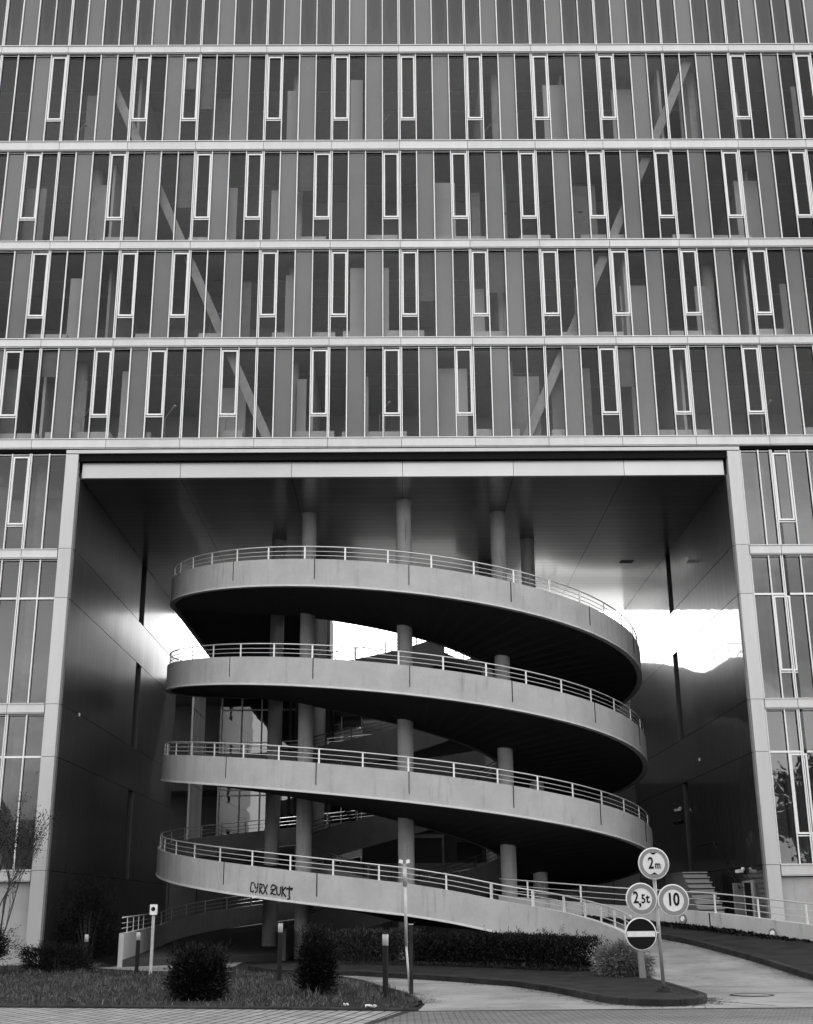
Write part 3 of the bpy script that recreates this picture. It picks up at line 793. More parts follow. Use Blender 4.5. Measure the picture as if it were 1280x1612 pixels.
# moss and damp soil strip at the foot of the wall
ms = MB(); rg = random.Random(11)
for i in range(5200):
    k = rg.random()*(len(wp)-12)+6; a = wp[int(k)].lerp(wp[int(k)+1], k % 1)
    q = (8.4-a.x)
    off = abs(rg.gauss(0, .16))+.02
    zz = a.z-.5-.03 + rg.random()*.10
    n_ = Vector((-.75,-.66,0)); p = a+n_*off; p.z = zz - off*.1
    s = rg.uniform(.03, .09); t = rg.uniform(0, PI)
    ms.add([p, p+Vector((math.cos(t)*s, math.sin(t)*s, s*.6)), p+Vector((-math.sin(t)*s*.6, math.cos(t)*s*.6, s))], [(0,1,2)])
tag(ms.build('weeds', M_['leafd']), 'dark moss and weeds along the foot of the roadside wall', 'weeds', None, 'stuff')

# ------------------------------------------------------------------ outdoor staircase
stc = thing('concrete_staircase', (10.7, 45, 0), 'concrete staircase climbing along the dark right wall of the portal', 'staircase')
b = MB(); nst = 9
for i in range(nst): b.box(10.45, 11.33, 44.6+.3*i, 44.6+.3*i+(.3 if i < nst-1 else 3.2), 0, 1.25+.182*(i+1)-.05); b.box(10.43, 11.35, 44.58+.3*i, 44.6+.3*i+(.3 if i < nst-1 else 3.2), 1.25+.182*(i+1)-.047, 1.25+.182*(i+1))
b.build('stair_flight', M_['stair'], stc)
b = MB()
for i in range(nst): b.box(10.44, 11.34, 44.585+.3*i, 44.597+.3*i, 1.25+.182*(i+1)-.085, 1.25+.182*(i+1)-.049)
b.build('nosing_shade', M_['dark'], stc)  # dark strips paint the shade line under each nosing
hr = MB(); hr.tube([(11.75,44.2,2.25),(11.75,47.4,3.95),(11.75,49.8,3.95)], .025, 8)
for y, z in ((44.4,2.33),(46,3.2),(47.6,3.95)): hr.tube([(11.75,y,z),(11.99,y,z-.06)], .012, 6)
hr.build('handrail', M_['black'], stc)
b = MB(); b.box(9.2, 12.0, 43.2, 44.6, 0, 1.25); b.build('landing', M_['conc'], stc)

# door standing open in the right wall
dr = thing('side_door', (XR, 43.6, 1.25), 'pale service door standing ajar at the foot of the right portal wall', 'door')
b = MB(); b.box(XR-.06, XR-.002, 43.42, 43.50, 1.25, 3.2-.7); b.box(XR-.06, XR-.002, 44.45, 44.53, 1.25, 2.5); b.box(XR-.06, XR-.002, 43.50, 44.45, 2.43, 2.5); b.build('door_frame', M_['pole0'], dr)
b = MB(); b.box(XR-.025, XR-.004, 43.5, 44.45, 1.25, 2.43); b.build('door_opening', M_['black'], dr)
b = MB(); b.obox((XR-.22, 44.42, 1.84), Vector((-.9,-.43,0)), Vector((.43,-.9,0)), Vector((0,0,1)), .26, .02, .59); dl = b.build('door_leaf', M_['rearc'], dr)
b = MB(); b.tube([(XR-.42,44.27,1.8),(XR-.42,44.2,1.8),(XR-.33,44.17,1.8)], .012, 6); b.build('handle', M_['black'], dl)

# lamps on the right wall
def wall_lamp(x, y, z, label, sgn=-1):
    t = thing('wall_lamp', (x, y, z), label, 'lamp')
    b = MB(); b.box(x+(.0 if sgn > 0 else -.1), x+(.1 if sgn > 0 else 0), y-.06, y+.06, z-.08, z+.08); b.build('bracket', M_['black'], t)
    b = MB(); b.obox((x+.24*sgn, y-.1, z+.02), Vector((.95*sgn,-.3,-.1)).normalized(), Vector((.3,.95*sgn,0)).normalized(), Vector((0,0,1)), .11, .09, .05); h_ = b.build('lamp_head', M_['frame'], t)
    b = MB(); b.lathe((x+.12*sgn, y-.12, z+.06), [(0,.09),(.05,.08),(.07,.03),(.06,-.03),(0,-.06)], 12); b.build('lamp_globe', M_['railp'], h_)
wall_lamp(XR, 44.2, 2.80, 'small floodlight on the right wall just above the side door')
wall_lamp(XR, 53.2, 5.55, 'double floodlight high on the right wall above the staircase')
cam_ = thing('security_camera', (XR, 53.0, 5.15), 'dark security camera under the high floodlight', 'camera')
b = MB(); b.box(XR-.12, XR-.002, 52.95, 53.1, 5.0, 5.2); b.build('bracket', M_['black'], cam_)
b = MB(); b.tube([(XR-.1,53.0,5.1),(XR-.45,52.7,4.98)], .07, 10); b.build('camera_body', M_['black'], cam_)
for (x, y, z, w, l, s) in ((XL, 44.4, 8.42, .05, 'tiny square white plate on the left portal wall', 1), (XR, 49.5, 7.25, .05, 'tiny upright white plate on the right portal wall', -1)):
    b = MB(); b.box(min(x, x+.03*s), max(x, x+.03*s), y-w, y+w, z-w*1.2, z+w*1.2); b.lathe((x+.03*s, y, z), [(.02,0),(.02,.01*s),(0,.012*s)], 8, 'x'); tag(b.build('wall_plate', M_['railp']), l, 'plate')

# ------------------------------------------------------------------ rear of the courtyard
rb = thing('rear_building', (0, 68, 0), 'dark glazed building closing the courtyard behind the spiral ramp', 'building')
b = MB(); b.box(-14, 14, 64.6, 64.9, 0, 3.9); b.build('plinth_wall', M_['rearc'], rb)
b = MB()
for x in [-13+1.4*i for i in range(20)]: b.box(x-.012, x+.012, 64.585, 64.61, 0, 3.9)
b.build('panel_joint', M_['dark'], rb)
# frontal glazing, left
b = MB()
for i in range(8): x = -9.9+1.12*i; b.box(x-.03, x+.03, 68.9, 69.05, 3.9, 13.2)
for z in (4.0, 5.6, 7.7, 8.0, 9.6, 12.4): b.box(-10, -2.3, 68.93, 69.03, z-.03, z+.03)
gf = b.build('glazing_frame', M_['frame'], rb)
b = MB(); b.add([(-10,69.06,3.9),(-2,69.06,3.9),(-2,69.06,13.2),(-10,69.06,13.2)], [(0,1,2,3)]); b.build('pane', M_['glassb'], gf)
# side glazing running back along the left
b = MB()
for i in range(7): y = 64.9+.65*i; b.box(-10.9, -10.8, y-.03, y+.03, 3.9, 13.2)
for z in (4.0, 8.0, 11.9): b.box(-10.9, -10.82, 64.9, 69.0, z-.04, z+.04)
gf = b.build('glazing_frame', M_['frame'], rb)
b = MB(); b.add([(-10.93,64.9,3.9),(-10.93,69,3.9),(-10.93,69,13.2),(-10.93,64.9,13.2)], [(0,1,2,3)]); b.build('pane', M_['glassb'], gf)
b = MB(); b.box(-14, -2.2, 69.1, 69.3, 0, 3.9)
for z in (3.7, 8.0, 13.2): b.box(-14, -2.2, 64.9 if z > 13 else 69.1, 76, z, z+.3)
b.box(-14, 14, 72.5, 73, 0, 13.2)
b.build('floor_slab', M_['concd'], rb)
b = MB(); b.box(-5.6, -3.75, 66.5, 70.0, 0, 17.5); b.box(-5.9, -5.75, 66.4, 66.5, 0, 17.5); b.build('stair_tower', M_['concd'], rb)
# right part: solid wall with openings
b = MB()
for (xa, xb, za, zb) in ((-3.7, 3.2, 0, 8.3), (3.2, 4.6, 0, 3.9), (3.2, 4.6, 5.2, 8.3), (4.6, 5.4, 0, 8.3), (5.4, 6.0, 0, 3.9), (5.4, 6.0, 5.0, 8.3), (6.0, 14, 0, 8.3)): b.box(xa, xb, 70.1, 70.4, za, zb)
b.build('rear_wall', M_['concd'], rb)
b = MB()
b.box(.6, .72, 69.7, 69.9, 2.9, 5.6); b.box(2.35, 2.47, 69.7, 69.9, 2.9, 5.6); b.box(.72, 2.35, 69.7, 69.9, 5.4, 5.6); b.box(.72, 2.35, 69.7, 69.9, 3.0, 3.15)
b.build('door_frame', M_['rearc'], rb)
b = MB(); b.box(-3.7, 14, 70.6, 71, 8.3, 12.0); b.build('parapet_wall', M_['rearc'], rb)
# rear parking deck level with the end of the ramp
b = MB(); b.box(-3.4, 6.4, 64.6, 70, 12.0, 12.4); b.build('parking_deck', M_['rearc'], rb)
# its curved front parapet with a short railing
b = MB(); pf = cr([(3.2,13.2),(4.6,14.0),(6.2,14.3),(7.7,13.5),(9.0,13.8),(10.4,14.02),(12.6,14.08)], 6)
sweep(b, [[Vector((x,64.4,11.9)),Vector((x,64.4,z)),Vector((x,64.6,z)),Vector((x,64.6,11.9))] for x, z in pf]); b.build('curved_parapet', M_['rearc'], rb)
b = MB(); rp_ = [Vector((x,64.5,z+.1)) for x, z in cr([(4.0,13.9),(6.0,14.5),(7.4,14.0),(8.6,13.8)], 5)]
for dz, r_ in ((.5,.025),(.3,.014),(.12,.014)): b.tube([p+Vector((0,0,dz)) for p in rp_], r_, 6)
for p in rp_[::3]: b.tube([p-Vector((0,0,.3)), p+Vector((0,0,.5))], .022, 6)
b.build('deck_railing', M_['raild'], rb)
b = MB(); b.box(6.4, 20, 64.6, 96, 12.0, 12.4); b.build('bounce_deck', M_['deckl'], rb)  # unseen deck part, added pale to throw a bright streak on the soffit

# grit, leaves and crumbs of soil collected along the kerbs
gt = MB(); rg = random.Random(77)
for i in range(5200):
    src = rg.choice([ic, Ka, kk]); k = rg.randrange(len(src)-1); t_ = rg.random(); a, b2 = Vector(src[k]), Vector(src[k+1]); q = a.lerp(b2, t_)
    d_ = (b2-a); d_.z = 0; d_.normalize(); n_ = Vector((d_.y, -d_.x, 0)) if src is not Ka else Vector((-1, 0, 0))
    if src is kk: n_ = Vector((d_.y, -d_.x, 0))
    q = q+n_*(abs(rg.gauss(0, .22))+.02); z = q.z+.016; s_ = rg.uniform(.006, .035); u = rg.uniform(0, 6.28)
    gt.add([(q.x+s_*math.cos(u), q.y+s_*math.sin(u), z), (q.x+s_*math.cos(u+2), q.y+s_*math.sin(u+2), z+.004), (q.x+s_*math.cos(u+4), q.y+s_*math.sin(u+4), z+.008*rg.random())], [(0,1,2)])
tag(gt.build('gutter_grit', M_['leafm']), 'dark grit and leaf crumbs gathered along the kerbs of the lanes', 'grit', None, 'stuff')

# ------------------------------------------------------------------ street furniture
def bollard(x, y, h, label):
    t = thing('bollard_light', (x, y, 0), label, 'bollard', 'black bollard lights with a pale head')
    b = MB(); b.lathe((x, y, 0), [(.055,0),(.055,h-.22)], 16); b.build('post', M_['black'], t)
    b = MB(); b.lathe((x, y, h-.22), [(.055,0),(.06,.005),(.06,.2),(.055,.21)], 16); b.build('lamp_head', M_['pole0'], t)
    b = MB(); b.lathe((x, y, h), [(.062,-.012),(.062,.012),(0,.02)], 16); b.build('cap', M_['black'], t)
bollard(-9.3, 38.6, 1.02, 'black bollard light with a pale head beside the low clipped bush at far left')
bollard(-7.1, 35.3, 1.12, 'black bollard light just left of the slim post, near the ramp entrance')
bollard(-2.87, 31.2, 1.35, 'black bollard light between the round bush and the tall pointed bush')
bollard(-.28, 25.4, 1.18, 'black bollard light standing nearest the street right of the tall bush')

t = thing('marker_post', (-6.7, 35.2, 0), 'slim grey post with a small box on top near the left ramp entrance', 'post')
b = MB(); b.lathe((-6.7, 35.2, 0), [(.045,0),(.045,1.55)], 12); b.build('pole', M_['pole0'], t)
b = MB(); b.box(-6.79, -6.61, 35.1, 35.26, 1.55, 1.82); bx_ = b.build('sensor_box', M_['frame'], t)
b = MB(); b.lathe((-6.7, 35.1, 1.70), [(.0,-.012),(.05,-.01),(.06,.0)], 12, 'y'); b.build('lens', M_['dark'], bx_)

t = thing('floodlight_pole', (.28, 27.2, 0), 'slim pale pole in front of the ramp topped by two small spotlights', 'pole')
b = MB(); b.tube([(.14,27.2,.9),(.12,27.2,2.15)], .032, 12); b.tube([(.12,27.2,2.1),(.11,27.2,2.52)], .042, 12); b.tube([(.14,27.2,.9),(.20,27.2,.0)], .024, 10); b.build('pole', M_['pole0'], t)
for s in (-1, 1):
    b = MB(); b.tube([(.11,27.2,2.52),(.11+.05*s,27.18,2.57)], .012, 6); b.obox((.11+.075*s,27.15,2.60), Vector((.8*s,0,.3)).normalized(), Vector((0,1,0)), Vector((-.3*s,0,.8)).normalized(), .04, .05, .035); b.build('spotlight', M_['frame'], t)
t = thing('short_post', (.23, 26.5, 0), 'short square grey post beside the foot of the floodlight pole', 'post')
b = MB(); b.box(.19, .27, 26.46, 26.54, 0, 1.33); b.build('post', M_['kerb'], t)
b = MB(); b.box(.18, .28, 26.45, 26.55, 1.33, 1.345); b.build('cap', M_['rail'], t)

def text_mesh(txt, size, sx, loc, m, parent, bold=.0, rx=PI/2):
    cu = bpy.data.curves.new('lettering', 'FONT'); cu.body = txt; cu.size = size; cu.extrude = .002; cu.offset = bold
    cu.align_x = 'CENTER'; cu.align_y = 'CENTER'
    o = bpy.data.objects.new('tmp', cu); COL.objects.link(o)
    dg = bpy.context.evaluated_depsgraph_get(); me = bpy.data.meshes.new_from_object(o.evaluated_get(dg))
    bpy.data.objects.remove(o)
    me.transform(Matrix.Translation(Vector(loc)) @ Matrix.Rotation(rx, 4, 'X') @ Matrix.Diagonal((sx, 1, 1, 1)))
    me.materials.clear(); me.materials.append(m)
    o = bpy.data.objects.new('lettering', me); COL.objects.link(o); o.parent = parent
    o.matrix_parent_inverse = Matrix.Translation(parent_loc(parent)).inverted(); return o

M_['signw'] = mat('sign_white', .68, .45, 0, .13, 5)
M_['signr'] = mat('sign_ring', .21, .45, 0, .08, 10)
M_['signk'] = mat('sign_black', .008, .7, spec=.1)
sg = thing('traffic_sign_post', (4.93, 24.6, .12), 'post with height, weight, speed and no entry signs on the traffic island', 'traffic sign')
SX, SY = 4.93, 24.6
M_['pole'] = mat('weathered_pole_steel', .3, .5, .4, .15, 8)
b = MB(); b.tube([(SX+.02,SY,.12),(SX-.03,SY,2.40)], .036, 12); b.build('pole', M_['pole'], sg)
b = MB(); b.lathe((SX+.02, SY, .12), [(.16,0),(.16,.025),(.05,.035),(.045,.1)], 16)
for k in range(4): a = PI/4+k*PI/2; b.lathe((SX+.02+.12*math.cos(a), SY+.12*math.sin(a), .14), [(.02,0),(.02,.04),(0,.045)], 8)
b.build('base_plate', M_['kerb'], sg)
b = MB(); b.tube([(SX-.35,SY-.02,1.77),(SX+.4,SY-.02,1.77)], .018, 8); b.tube([(SX-.3,SY-.02,1.17),(SX,SY-.02,1.17)], .018, 8); b.build('crossbar', M_['rail'], sg)
def sign(name, x, z, kind, label):
    y = SY-.06; r = .298
    b = MB(); b.lathe((x, y, z), [(r,0),(r,-.02),(r-.016,-.024)], 48, 'y'); b.disc((x, y+.0, z), r, 'y', 48); b.disc((x, y-.0235, z), r-.015, 'y', 48)
    o = b.build(name, M_['signw'], sg); o['label'] = label
    if kind == 'noentry':
        b = MB(); b.disc((x, y-.0265, z), r-.022, 'y', 48); b.build('dark_disc', M_['signk'], o)
        b = MB(); b.box(x-.265, x+.265, y-.031, y-.028, z-.05, z+.05); b.build('white_bar', M_['signw'], o)
        return
    b = MB(); n = 48; vs = []; ri, ro_ = .20, r-.022
    if kind == 'height': ri = .215
    for q in (ri, ro_):
        for k in range(n): a = 2*PI*k/n; vs.append((x+q*math.cos(a), y-.0275, z+q*math.sin(a)))
    b.add(vs, [(k, (k+1) % n, (k+1) % n+n, k+n) for k in range(n)]); b.build('ring', M_['signr'], o)
    yy = y-.029
    if kind == 'height':
        text_mesh('2', .30, .72, (x-.055, yy, z+.0), M_['signk'], o, .006); text_mesh('m', .20, .72, (x+.075, yy, z-.03), M_['signk'], o, .004)
        b = MB(); b.add([(x-.07,yy,z+.205),(x+.07,yy,z+.205),(x,yy,z+.160)], [(0,1,2)]); b.add([(x-.07,yy,z-.205),(x+.07,yy,z-.205),(x,yy,z-.160)], [(0,2,1)]); b.build('triangle_mark', M_['signk'], o)
    elif kind == 'weight':
        text_mesh('2', .30, .70, (x-.105, yy, z+.02), M_['signk'], o, .006); text_mesh(',', .34, .9, (x-.035, yy, z-.012), M_['signk'], o, .003)
        text_mesh('5', .225, .75, (x+.035, yy, z-.005), M_['signk'], o, .005); text_mesh('t', .24, .9, (x+.12, yy, z+.005), M_['signk'], o, .005)
    else:
        text_mesh('10', .32, .76, (x-.005, yy, z+.01), M_['signk'], o, .008)
sign('height_limit_sign', SX-.03, 2.43, 'height', 'round sign reading 2m')
sign('weight_limit_sign', SX-.31, 1.78, 'weight', 'round sign reading 2,5t')
sign('speed_limit_sign', SX+.30, 1.75, 'speed', 'round sign reading 10')
sign('no_entry_sign', SX-.36, 1.15, 'noentry', 'dark round no entry sign with a white bar')

# reflective marker between hedge and sign
t = thing('reflector_post', (5.45, 29.6, .12), 'short pale concrete post with a white reflector at the end of the light shrub', 'post')
b = MB(); b.hexa([(5.42,29.5,.1),(5.56,29.5,.1),(5.56,29.62,.1),(5.42,29.62,.1),(5.40,29.5,.95),(5.51,29.5,.95),(5.51,29.62,.95),(5.40,29.62,.95)]); b.build('post', M_['rearc'], t)
b = MB(); b.box(5.42, 5.49, 29.46, 29.49, .98, 1.25); b.box(5.42, 5.49, 29.49, 29.53, .94, 1.25); b.build('reflector', M_['railp'], t)

t = thing('manhole_cover', (6.75, 25.2, 0), 'round cast iron manhole cover in the pale exit road', 'manhole cover')
b = MB(); b.lathe((6.75, 25.2, .013), [(.42,0),(.42,.006),(.36,.006),(.36,0)], 40); b.build('rim', M_['black'], t)
b = MB(); b.disc((6.75, 25.2, .016), .355, 'z', 40); b.lathe((6.75,25.2,.017),[(.3,0),(.3,.004),(.27,.004),(.27,0)],30); b.build('lid', M_['road'], t)

for (x, y, s, l) in ((-.92, 22.62, .045, 'small crumpled white paper on the grass edge'), (-.47, 22.2, .09, 'flattened white litter lying on the kerb of the pavement')):
    b = MB(); rg = random.Random(int(x*100)); vs = []; n = 7
    for i in range(n):
        for j in range(n): vs.append((x+(i/n-.5)*s*2.2+rg.uniform(-.02,.02), y+(j/n-.5)*s*1.3+rg.uniform(-.015,.015), .06+rg.uniform(0,.05)))
    b.add(vs, [(i*n+j, (i+1)*n+j, (i+1)*n+j+1, i*n+j+1) for i in range(n-1) for j in range(n-1)])
    tag(b.build('crumpled_paper', M_['railp']), l, 'litter')

# ------------------------------------------------------------------ planting
def leaves(m, pt, d_, L, w):
    """a narrow leaf: two triangles folded a little"""
    d_ = d_.normalized(); a = Vector((random.uniform(-1,1), random.uniform(-1,1), random.uniform(-1,1)))
    s = d_.cross(a)
    if s.length < 1e-3: return
    s = s.normalized()*w
    m.add([pt, pt+d_*L*.5+s, pt+d_*L, pt+d_*L*.5-s], [(0,1,2,3)])
def shrub(name, c, rx, ry, h, n, L, w, matl, label, cat='bush', up=.5, tuft=.35, group=None, box=False, spiky=0, taper=0.):
    """shrub: woody stems inside, leaf sprays through an uneven volume"""
    rg = random.Random(hash((round(c[0]*10), round(c[1]*10))) & 0xffff); random.seed(rg.random())
    t = thing(name, (c[0], c[1], 0), label, cat, group)
    st = MB(); sprays = []
    for i in range(max(60, n//45)):
        while True:
            p = Vector((rg.uniform(-1,1), rg.uniform(-1,1), rg.uniform(-1,1)))
            if box: p = Vector((p.x, p.y, p.z)); ok = abs(p.x)**5+abs(p.y)**5+abs(p.z)**5 < 1
            else: ok = p.length < 1
            if ok and max(abs(p.x), abs(p.y), abs(p.z), p.length if not box else 0) > .45: break
        k = 1+.5*mnoise.noise(p*1.7+Vector((c[0], c[1], 3)))
        tp = 1-taper*(p.z*.5+.5)
        q = Vector((c[0]+p.x*rx*k*tp, c[1]+p.y*ry*k*tp, h*.52+p.z*h*.48*k))
        if q.z < .06: q.z = .06+rg.random()*.1
        sprays.append((q, p))
    for q, p in sprays[:40]: st.tube([(c[0]+p.x*rx*.15, c[1]+p.y*ry*.15, 0), ((c[0]*.4+q.x*.6), (c[1]*.4+q.y*.6), q.z*.6), q], [.02, .012, .004], 5, cap=False)
    st.build('stems', M_['bark'], t)
    m = MB(); per = n//len(sprays)
    for q, p in sprays:
        out = Vector((p.x, p.y, p.z*.6+up)).normalized()
        for j in range(per):
            d_ = (out+Vector((rg.gauss(0,.5), rg.gauss(0,.5), rg.gauss(0,.4)))).normalized()
            base = q+Vector((rg.gauss(0,1), rg.gauss(0,1), rg.gauss(0,1)))*tuft*min(rx, h)*.35
            if base.z < .03: continue
            leaves(m, base, d_, L*rg.uniform(.6, 1.4), w)
    for i in range(spiky):
        a = rg.uniform(0, 2*PI); x, y = c[0]+rx*.9*math.cos(a)*rg.random(), c[1]+ry*.9*math.sin(a)*rg.random()
        hh = h*rg.uniform(1.0, 1.25)
        top = Vector((x+rg.uniform(-.12,.12), y, hh)); bs = Vector((x, y, h*.7))
        for j in range(22): leaves(m, bs.lerp(top, j/22), Vector((rg.gauss(0,.7), rg.gauss(0,.7), .8)), L*1.1, w)
    m.build('foliage', matl, t); return t
shrub('round_bush', (-3.83, 25.0), .42, .4, .86, 18000, .09, .010, M_['leafd'], 'dark round bush on the lawn in front of the ramp', spiky=30, tuft=.5, box=True)
shrub('upright_bush', (-1.66, 26.3), .38, .38, 1.12, 16000, .09, .010, M_['leafd'], 'tall pointed dark bush on the lawn right of the round bush', spiky=26, tuft=.5, taper=.35)
shrub('low_bush', (-9.85, 37.3), .85, .5, .66, 9000, .08, .01, M_['leafd'], 'low clipped dark bush at the foot of the left portal jamb', box=True)
shrub('corner_bush', (-11.75, 36.2), .85, .7, 1.3, 10000, .09, .011, M_['leafd'], 'dark bush under the bare tree at the left edge', spiky=8)
shrub('wall_shrub', (-10.3, 42.9), 1.0, .5, 2.6, 9000, .1, .012, M_['leafd'], 'tall black shrub against the left portal wall', spiky=16)
shrub('light_bush', (5.22, 30.5), .56, .5, .76, 15000, .12, .007, M_['leafl'], 'pale feathery bush at the right end of the dark hedge', up=-.05)
def hedge(name, pts, w, h, n, matl, label, spiky):
    t = thing(name, pts[0][:2]+(0,), label, 'hedge'); rg = random.Random(21); random.seed(4)
    P = [Vector((p[0], p[1], 0)) for p in cr([(p[0], p[1], 0.) for p in pts], 6)]
    L_ = [(b-a).length for a, b in zip(P, P[1:])]; T = sum(L_)
    def at(s):
        for k, l in enumerate(L_):
            if s <= l: return P[k].lerp(P[k+1], s/l)
            s -= l
        return P[-1]
    m = MB(); st = MB()
    for i in range(n):
        s = rg.random()*T; q = at(s); hh = h*(1+.14*mnoise.noise(Vector((s*.8, 3, 1)))+.07*mnoise.noise(Vector((s*3, 0, 1))))
        u = rg.uniform(-1, 1); zz = rg.random()**.6
        side = rg.random()
        off = w*u*(1 if zz < .9 else .8)
        p = q+Vector((off, rg.uniform(-1,1)*w, .12+hh*zz))
        leaves(m, p, Vector((rg.gauss(0,.6), rg.gauss(-.4,.6), rg.gauss(.5,.5))), rg.uniform(.06,.13), .014)
    for i in range(spiky):
        s = rg.random()*T; q = at(s)+Vector((rg.uniform(-w,w), rg.uniform(-w,w)*.6, h*.95))
        top = q+Vector((rg.uniform(-.3,.3), 0, rg.uniform(.08,.42)*rg.random()+.06))
        for j in range(16): leaves(m, q.lerp(top, j/16), Vector((rg.gauss(0,.8), rg.gauss(0,.5), .7)), .1, .008)
    st.tube([p+Vector((0,0,.1)) for p in P], .03, 5)
    for i in range(60):
        q = at(rg.random()*T); st.tube([q, q+Vector((rg.uniform(-.1,.1), 0, h*.8))], [.015, .006], 5, cap=False)
    st.build('stems', M_['bark'], t); m.build('foliage', matl, t)
hedge('dark_hedge', [(.6,37.5),(2.3,36.1),(3.6,34.4),(4.7,32.8)], .55, .82, 26000, M_['leafd'], 'long dark hedge under the lowest turn of the ramp', 110)
hedge('ivy_hedge', [(-2.3,38.8),(-.9,38.4),(.4,37.9)], .5, .95, 9000, M_['leafm'], 'loose leafy ground hedge left of the long dark hedge', 22)

def branchy(name, base, h, label, leafn, seed, matl, spread=.32, depth=5, r0=.05, stems=4, leafL=.09, cat='tree'):
    t = thing(name, base, label, cat); rg = random.Random(seed); random.seed(seed)
    tr = MB(); tips = []
    def grow(p, d_, L, r, k):
        q = p+d_*L*.5+Vector((rg.gauss(0,.03), rg.gauss(0,.03), 0))*L; e_ = q+(d_+Vector((rg.gauss(0,.1), rg.gauss(0,.1), .06))).normalized()*L*.5
        tr.tube([p, q, e_], [r, r*.82, r*.65], 6 if k > 2 else 4, cap=False)
        tips.append((e_, d_, k)); tips.append((q, d_, k))
        if k == 0: return
        for i in range(rg.choice([2, 3]) if k > 1 else 3):
            nd = (d_+Vector((rg.gauss(0,spread), rg.gauss(0,spread), rg.uniform(.0,.25)))).normalized()
            grow(e_ if i < 2 else q, nd, L*rg.uniform(.62,.85), r*.62, k-1)
    for i in range(stems):
        d_ = Vector((rg.gauss(0,.18), rg.gauss(0,.15), 1)).normalized()
        grow(Vector(base)+Vector((rg.uniform(-.12,.12), rg.uniform(-.12,.12), 0)), d_, h*.27, r0, depth)
    tr.build('trunk', M_['bark'], t)
    m = MB(); tp = [q for q in tips if q[2] <= 2]
    for i in range(leafn):
        q, d_, k = rg.choice(tp)
        leaves(m, q+Vector((rg.gauss(0,1), rg.gauss(0,1), rg.gauss(0,1)))*leafL*1.3, Vector((rg.gauss(0,1), rg.gauss(0,1), rg.gauss(0,.7))), leafL*rg.uniform(.5,1.2), leafL*.25)
    m.build('crown', matl, t)
branchy('bare_tree', (-12.3, 38.6, 0), 5.6, 'thin-branched small tree in front of the left facade windows', 5200, 12, M_['leafd'], .2, 5, .04, 8, .07)

# trees and houses across the street behind the viewpoint, seen in the lower windows
def big_tree(base, h, rad, seed, label, n=20000):
    t = thing('street_tree', base, label, 'tree', 'trees across the street'); rg = random.Random(seed); random.seed(seed)
    tr = MB(); b_ = Vector(base); tr.tube([b_, b_+Vector((.1,0,h*.35)), b_+Vector((0,.1,h*.8))], [.3,.22,.08], 10)
    cl = []
    for i in range(46):
        p = Vector((rg.gauss(0,.5), rg.gauss(0,.5), rg.gauss(0,.5)))
        if p.length > 1: p.normalize()
        q = b_+Vector((p.x*rad, p.y*rad, h*.62+p.z*h*.38)); cl.append(q)
        tr.tube([b_+Vector((0,0,h*rg.uniform(.25,.6))), q], [.09,.02], 5, cap=False)
    tr.build('trunk', M_['bark'], t); m = MB()
    for i in range(n):
        q = rg.choice(cl); leaves(m, q+Vector((rg.gauss(0,1), rg.gauss(0,1), rg.gauss(0,1)))*rad*.13, Vector((rg.gauss(0,1), rg.gauss(0,1), rg.gauss(0,1))), .42, .14)
    m.build('crown', M_['leafd'], t)
big_tree((31.0, -7, 0), 13.5, 5.0, 1, 'tall leafy street tree across the road, reflected in the right windows')
big_tree((38, -9, 0), 14, 4.5, 2, 'broad leafy street tree across the road further to the right')
big_tree((-36, -10, 0), 9, 3.6, 3, 'smaller leafy street tree across the road to the left')
lp = thing('street_lamp', (-26.6, -8, 0), 'tall curved street lamp across the road, reflected in the left windows', 'street lamp')
b = MB(); b.tube([(-26.6,-8,0),(-26.6,-8,10.6),(-26.4,-8,11.4),(-25.8,-8,11.8),(-25.0,-8,11.9)], [.11,.08,.07,.06,.05], 10); b.build('pole', M_['rail'], lp)
b = MB(); b.obox((-24.7,-8,11.87), Vector((1,0,0)), Vector((0,1,0)), Vector((0,0,1)), .4, .14, .07); b.build('lamp_head', M_['black'], lp)
for i, (x, w, hh) in enumerate(((-44, 16, 8.5), (-27, 14, 6.5), (-10, 15, 9), (10, 18, 7))):
    t = thing('street_house', (x, -22, 0), ['long plain house across the street, far left', 'low plain house across the street behind the lamp', 'taller plain house across the street left of centre', 'wide low house across the street right of centre'][i], 'house')
    b = MB(); b.box(x-w/2, x+w/2, -32, -22, 0, hh); b.build('wall', M_['rearc'], t)
    b = MB(); b.hexa([(x-w/2-.4,-32.4,hh),(x+w/2+.4,-32.4,hh),(x+w/2+.4,-21.6,hh),(x-w/2-.4,-21.6,hh),(x-w/2+1,-27.5,hh+2.6),(x+w/2-1,-27.5,hh+2.6),(x+w/2-1,-26.5,hh+2.6),(x-w/2+1,-26.5,hh+2.6)]); b.build('roof', M_['concd'], t)
    for k in range(int(w/3)):
        for z in (1.2, 4.2):
            b = MB(); xx = x-w/2+1.4+3*k; b.box(xx-.6, xx+.6, -21.98, -21.9, z, z+1.4); b.build('window', M_['black'], t)

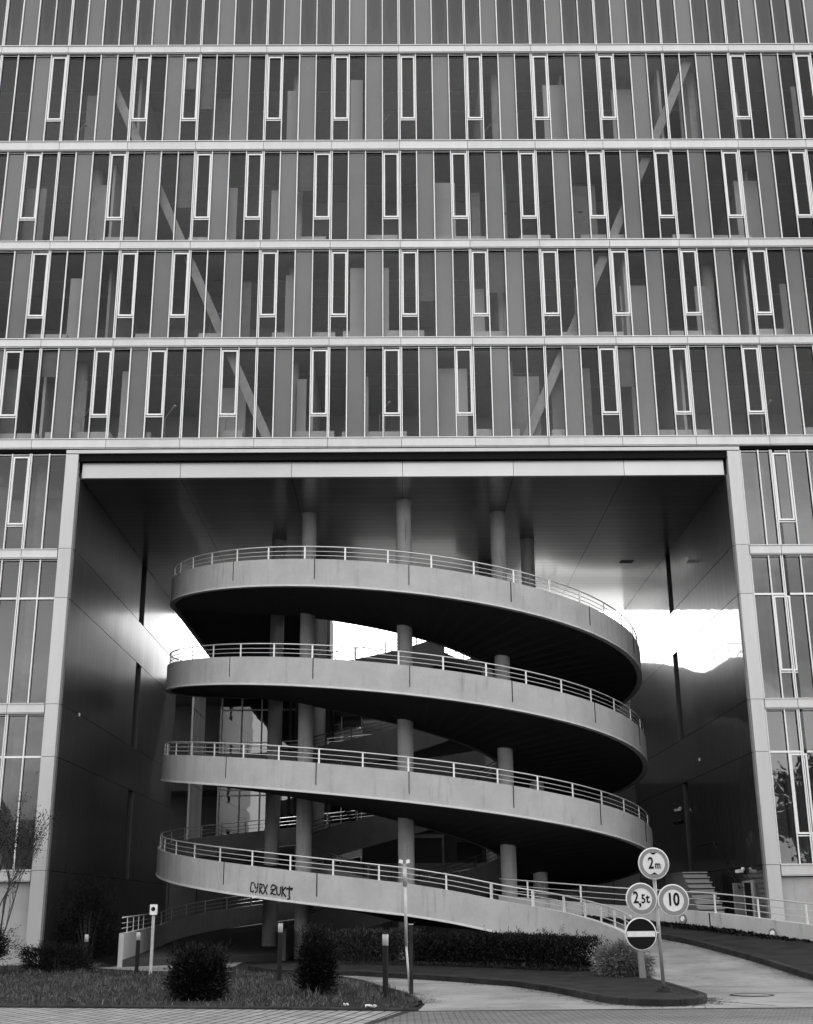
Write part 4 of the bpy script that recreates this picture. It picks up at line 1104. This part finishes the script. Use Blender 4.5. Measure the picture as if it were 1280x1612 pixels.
# ------------------------------------------------------------------ light, sky, camera
SUN_EL, SUN_AZ = R(58), R(24)     # azimuth measured from +Y clockwise: high behind the building, which shades its own front
W = bpy.data.worlds.new('World'); S.world = W; W.use_nodes = True; nt = W.node_tree
bg = nt.nodes['Background']; bg.inputs['Strength'].default_value = .1
sk = N(nt, 'ShaderNodeTexSky'); sk.sky_type = 'NISHITA'; sk.sun_disc = False; sk.sun_elevation = SUN_EL; sk.sun_rotation = SUN_AZ
sk.dust_density = 4.
bw = N(nt, 'ShaderNodeRGBToBW'); nt.links.new(sk.outputs[0], bw.inputs[0])
ml = N(nt, 'ShaderNodeMath', operation='MULTIPLY_ADD'); nt.links.new(bw.outputs[0], ml.inputs[0]); ml.inputs[1].default_value = .25; ml.inputs[2].default_value = 16.5
# hazy glare: the sky on the sun's side is much brighter than the one behind the viewer
tcw = N(nt, 'ShaderNodeTexCoord'); dt = N(nt, 'ShaderNodeVectorMath', operation='DOT_PRODUCT'); nt.links.new(tcw.outputs['Generated'], dt.inputs[0])
dt.inputs[1].default_value = (.3, .95, .1)
gm = N(nt, 'ShaderNodeMapRange', interpolation_type='SMOOTHSTEP'); gm.inputs['From Min'].default_value = .0; gm.inputs['From Max'].default_value = .9
gm.inputs['To Min'].default_value = 1.; gm.inputs['To Max'].default_value = 2.2; nt.links.new(dt.outputs['Value'], gm.inputs['Value'])
gx = N(nt, 'ShaderNodeMath', operation='MULTIPLY'); nt.links.new(ml.outputs[0], gx.inputs[0]); nt.links.new(gm.outputs[0], gx.inputs[1])
cm = N(nt, 'ShaderNodeMapping'); cm.inputs['Scale'].default_value = (1.6, 1.6, 4.0); nt.links.new(tcw.outputs['Generated'], cm.inputs[0])
cn = N(nt, 'ShaderNodeTexNoise'); cn.inputs['Scale'].default_value = 1.7; cn.inputs['Detail'].default_value = 6; cn.inputs['Distortion'].default_value = .6; nt.links.new(cm.outputs[0], cn.inputs['Vector'])
cr_ = N(nt, 'ShaderNodeMapRange'); cr_.inputs['From Min'].default_value = .35; cr_.inputs['From Max'].default_value = .65; cr_.inputs['To Min'].default_value = .5; cr_.inputs['To Max'].default_value = 1.6; nt.links.new(cn.outputs['Fac'], cr_.inputs['Value'])
gy = N(nt, 'ShaderNodeMath', operation='MULTIPLY'); nt.links.new(gx.outputs[0], gy.inputs[0]); nt.links.new(cr_.outputs[0], gy.inputs[1])
nt.links.new(gy.outputs[0], bg.inputs['Color'])
sl = bpy.data.lights.new('sun', 'SUN'); sl.energy = 4.5; sl.angle = R(3); sl.color = (1, .985, .965)
so = bpy.data.objects.new('sun', sl); COL.objects.link(so)
dirv = Vector((math.sin(SUN_AZ)*math.cos(SUN_EL), math.cos(SUN_AZ)*math.cos(SUN_EL), math.sin(SUN_EL)))
so.rotation_euler = dirv.to_track_quat('Z', 'Y').to_euler(); so.location = dirv*100

cd = bpy.data.cameras.new('camera'); co = bpy.data.objects.new('camera', cd); COL.objects.link(co); S.camera = co
cd.sensor_fit = 'VERTICAL'; cd.sensor_height = 36; cd.lens = 1930/1612*36; cd.clip_end = 4000; cd.clip_start = .1
F = 1930.
dep = Vector((629-640, -(1434-806.), -F)).normalized(); up = Vector((592-640., 5935., -F)); up = (up-dep*up.dot(dep)).normalized(); rt = dep.cross(up)
mw = Matrix((rt, dep, up)).to_4x4()      # rows: world axes in camera coordinates
mw.translation = (0, 0, 1.6); co.matrix_world = mw
S.view_settings.view_transform = 'Standard'; S.view_settings.look = 'None'; S.view_settings.exposure = 0
S.render.resolution_x = 813; S.render.resolution_y = 1024
S.cycles.max_bounces = 8; S.cycles.transparent_max_bounces = 12; S.cycles.caustics_reflective = False; S.cycles.caustics_refractive = False
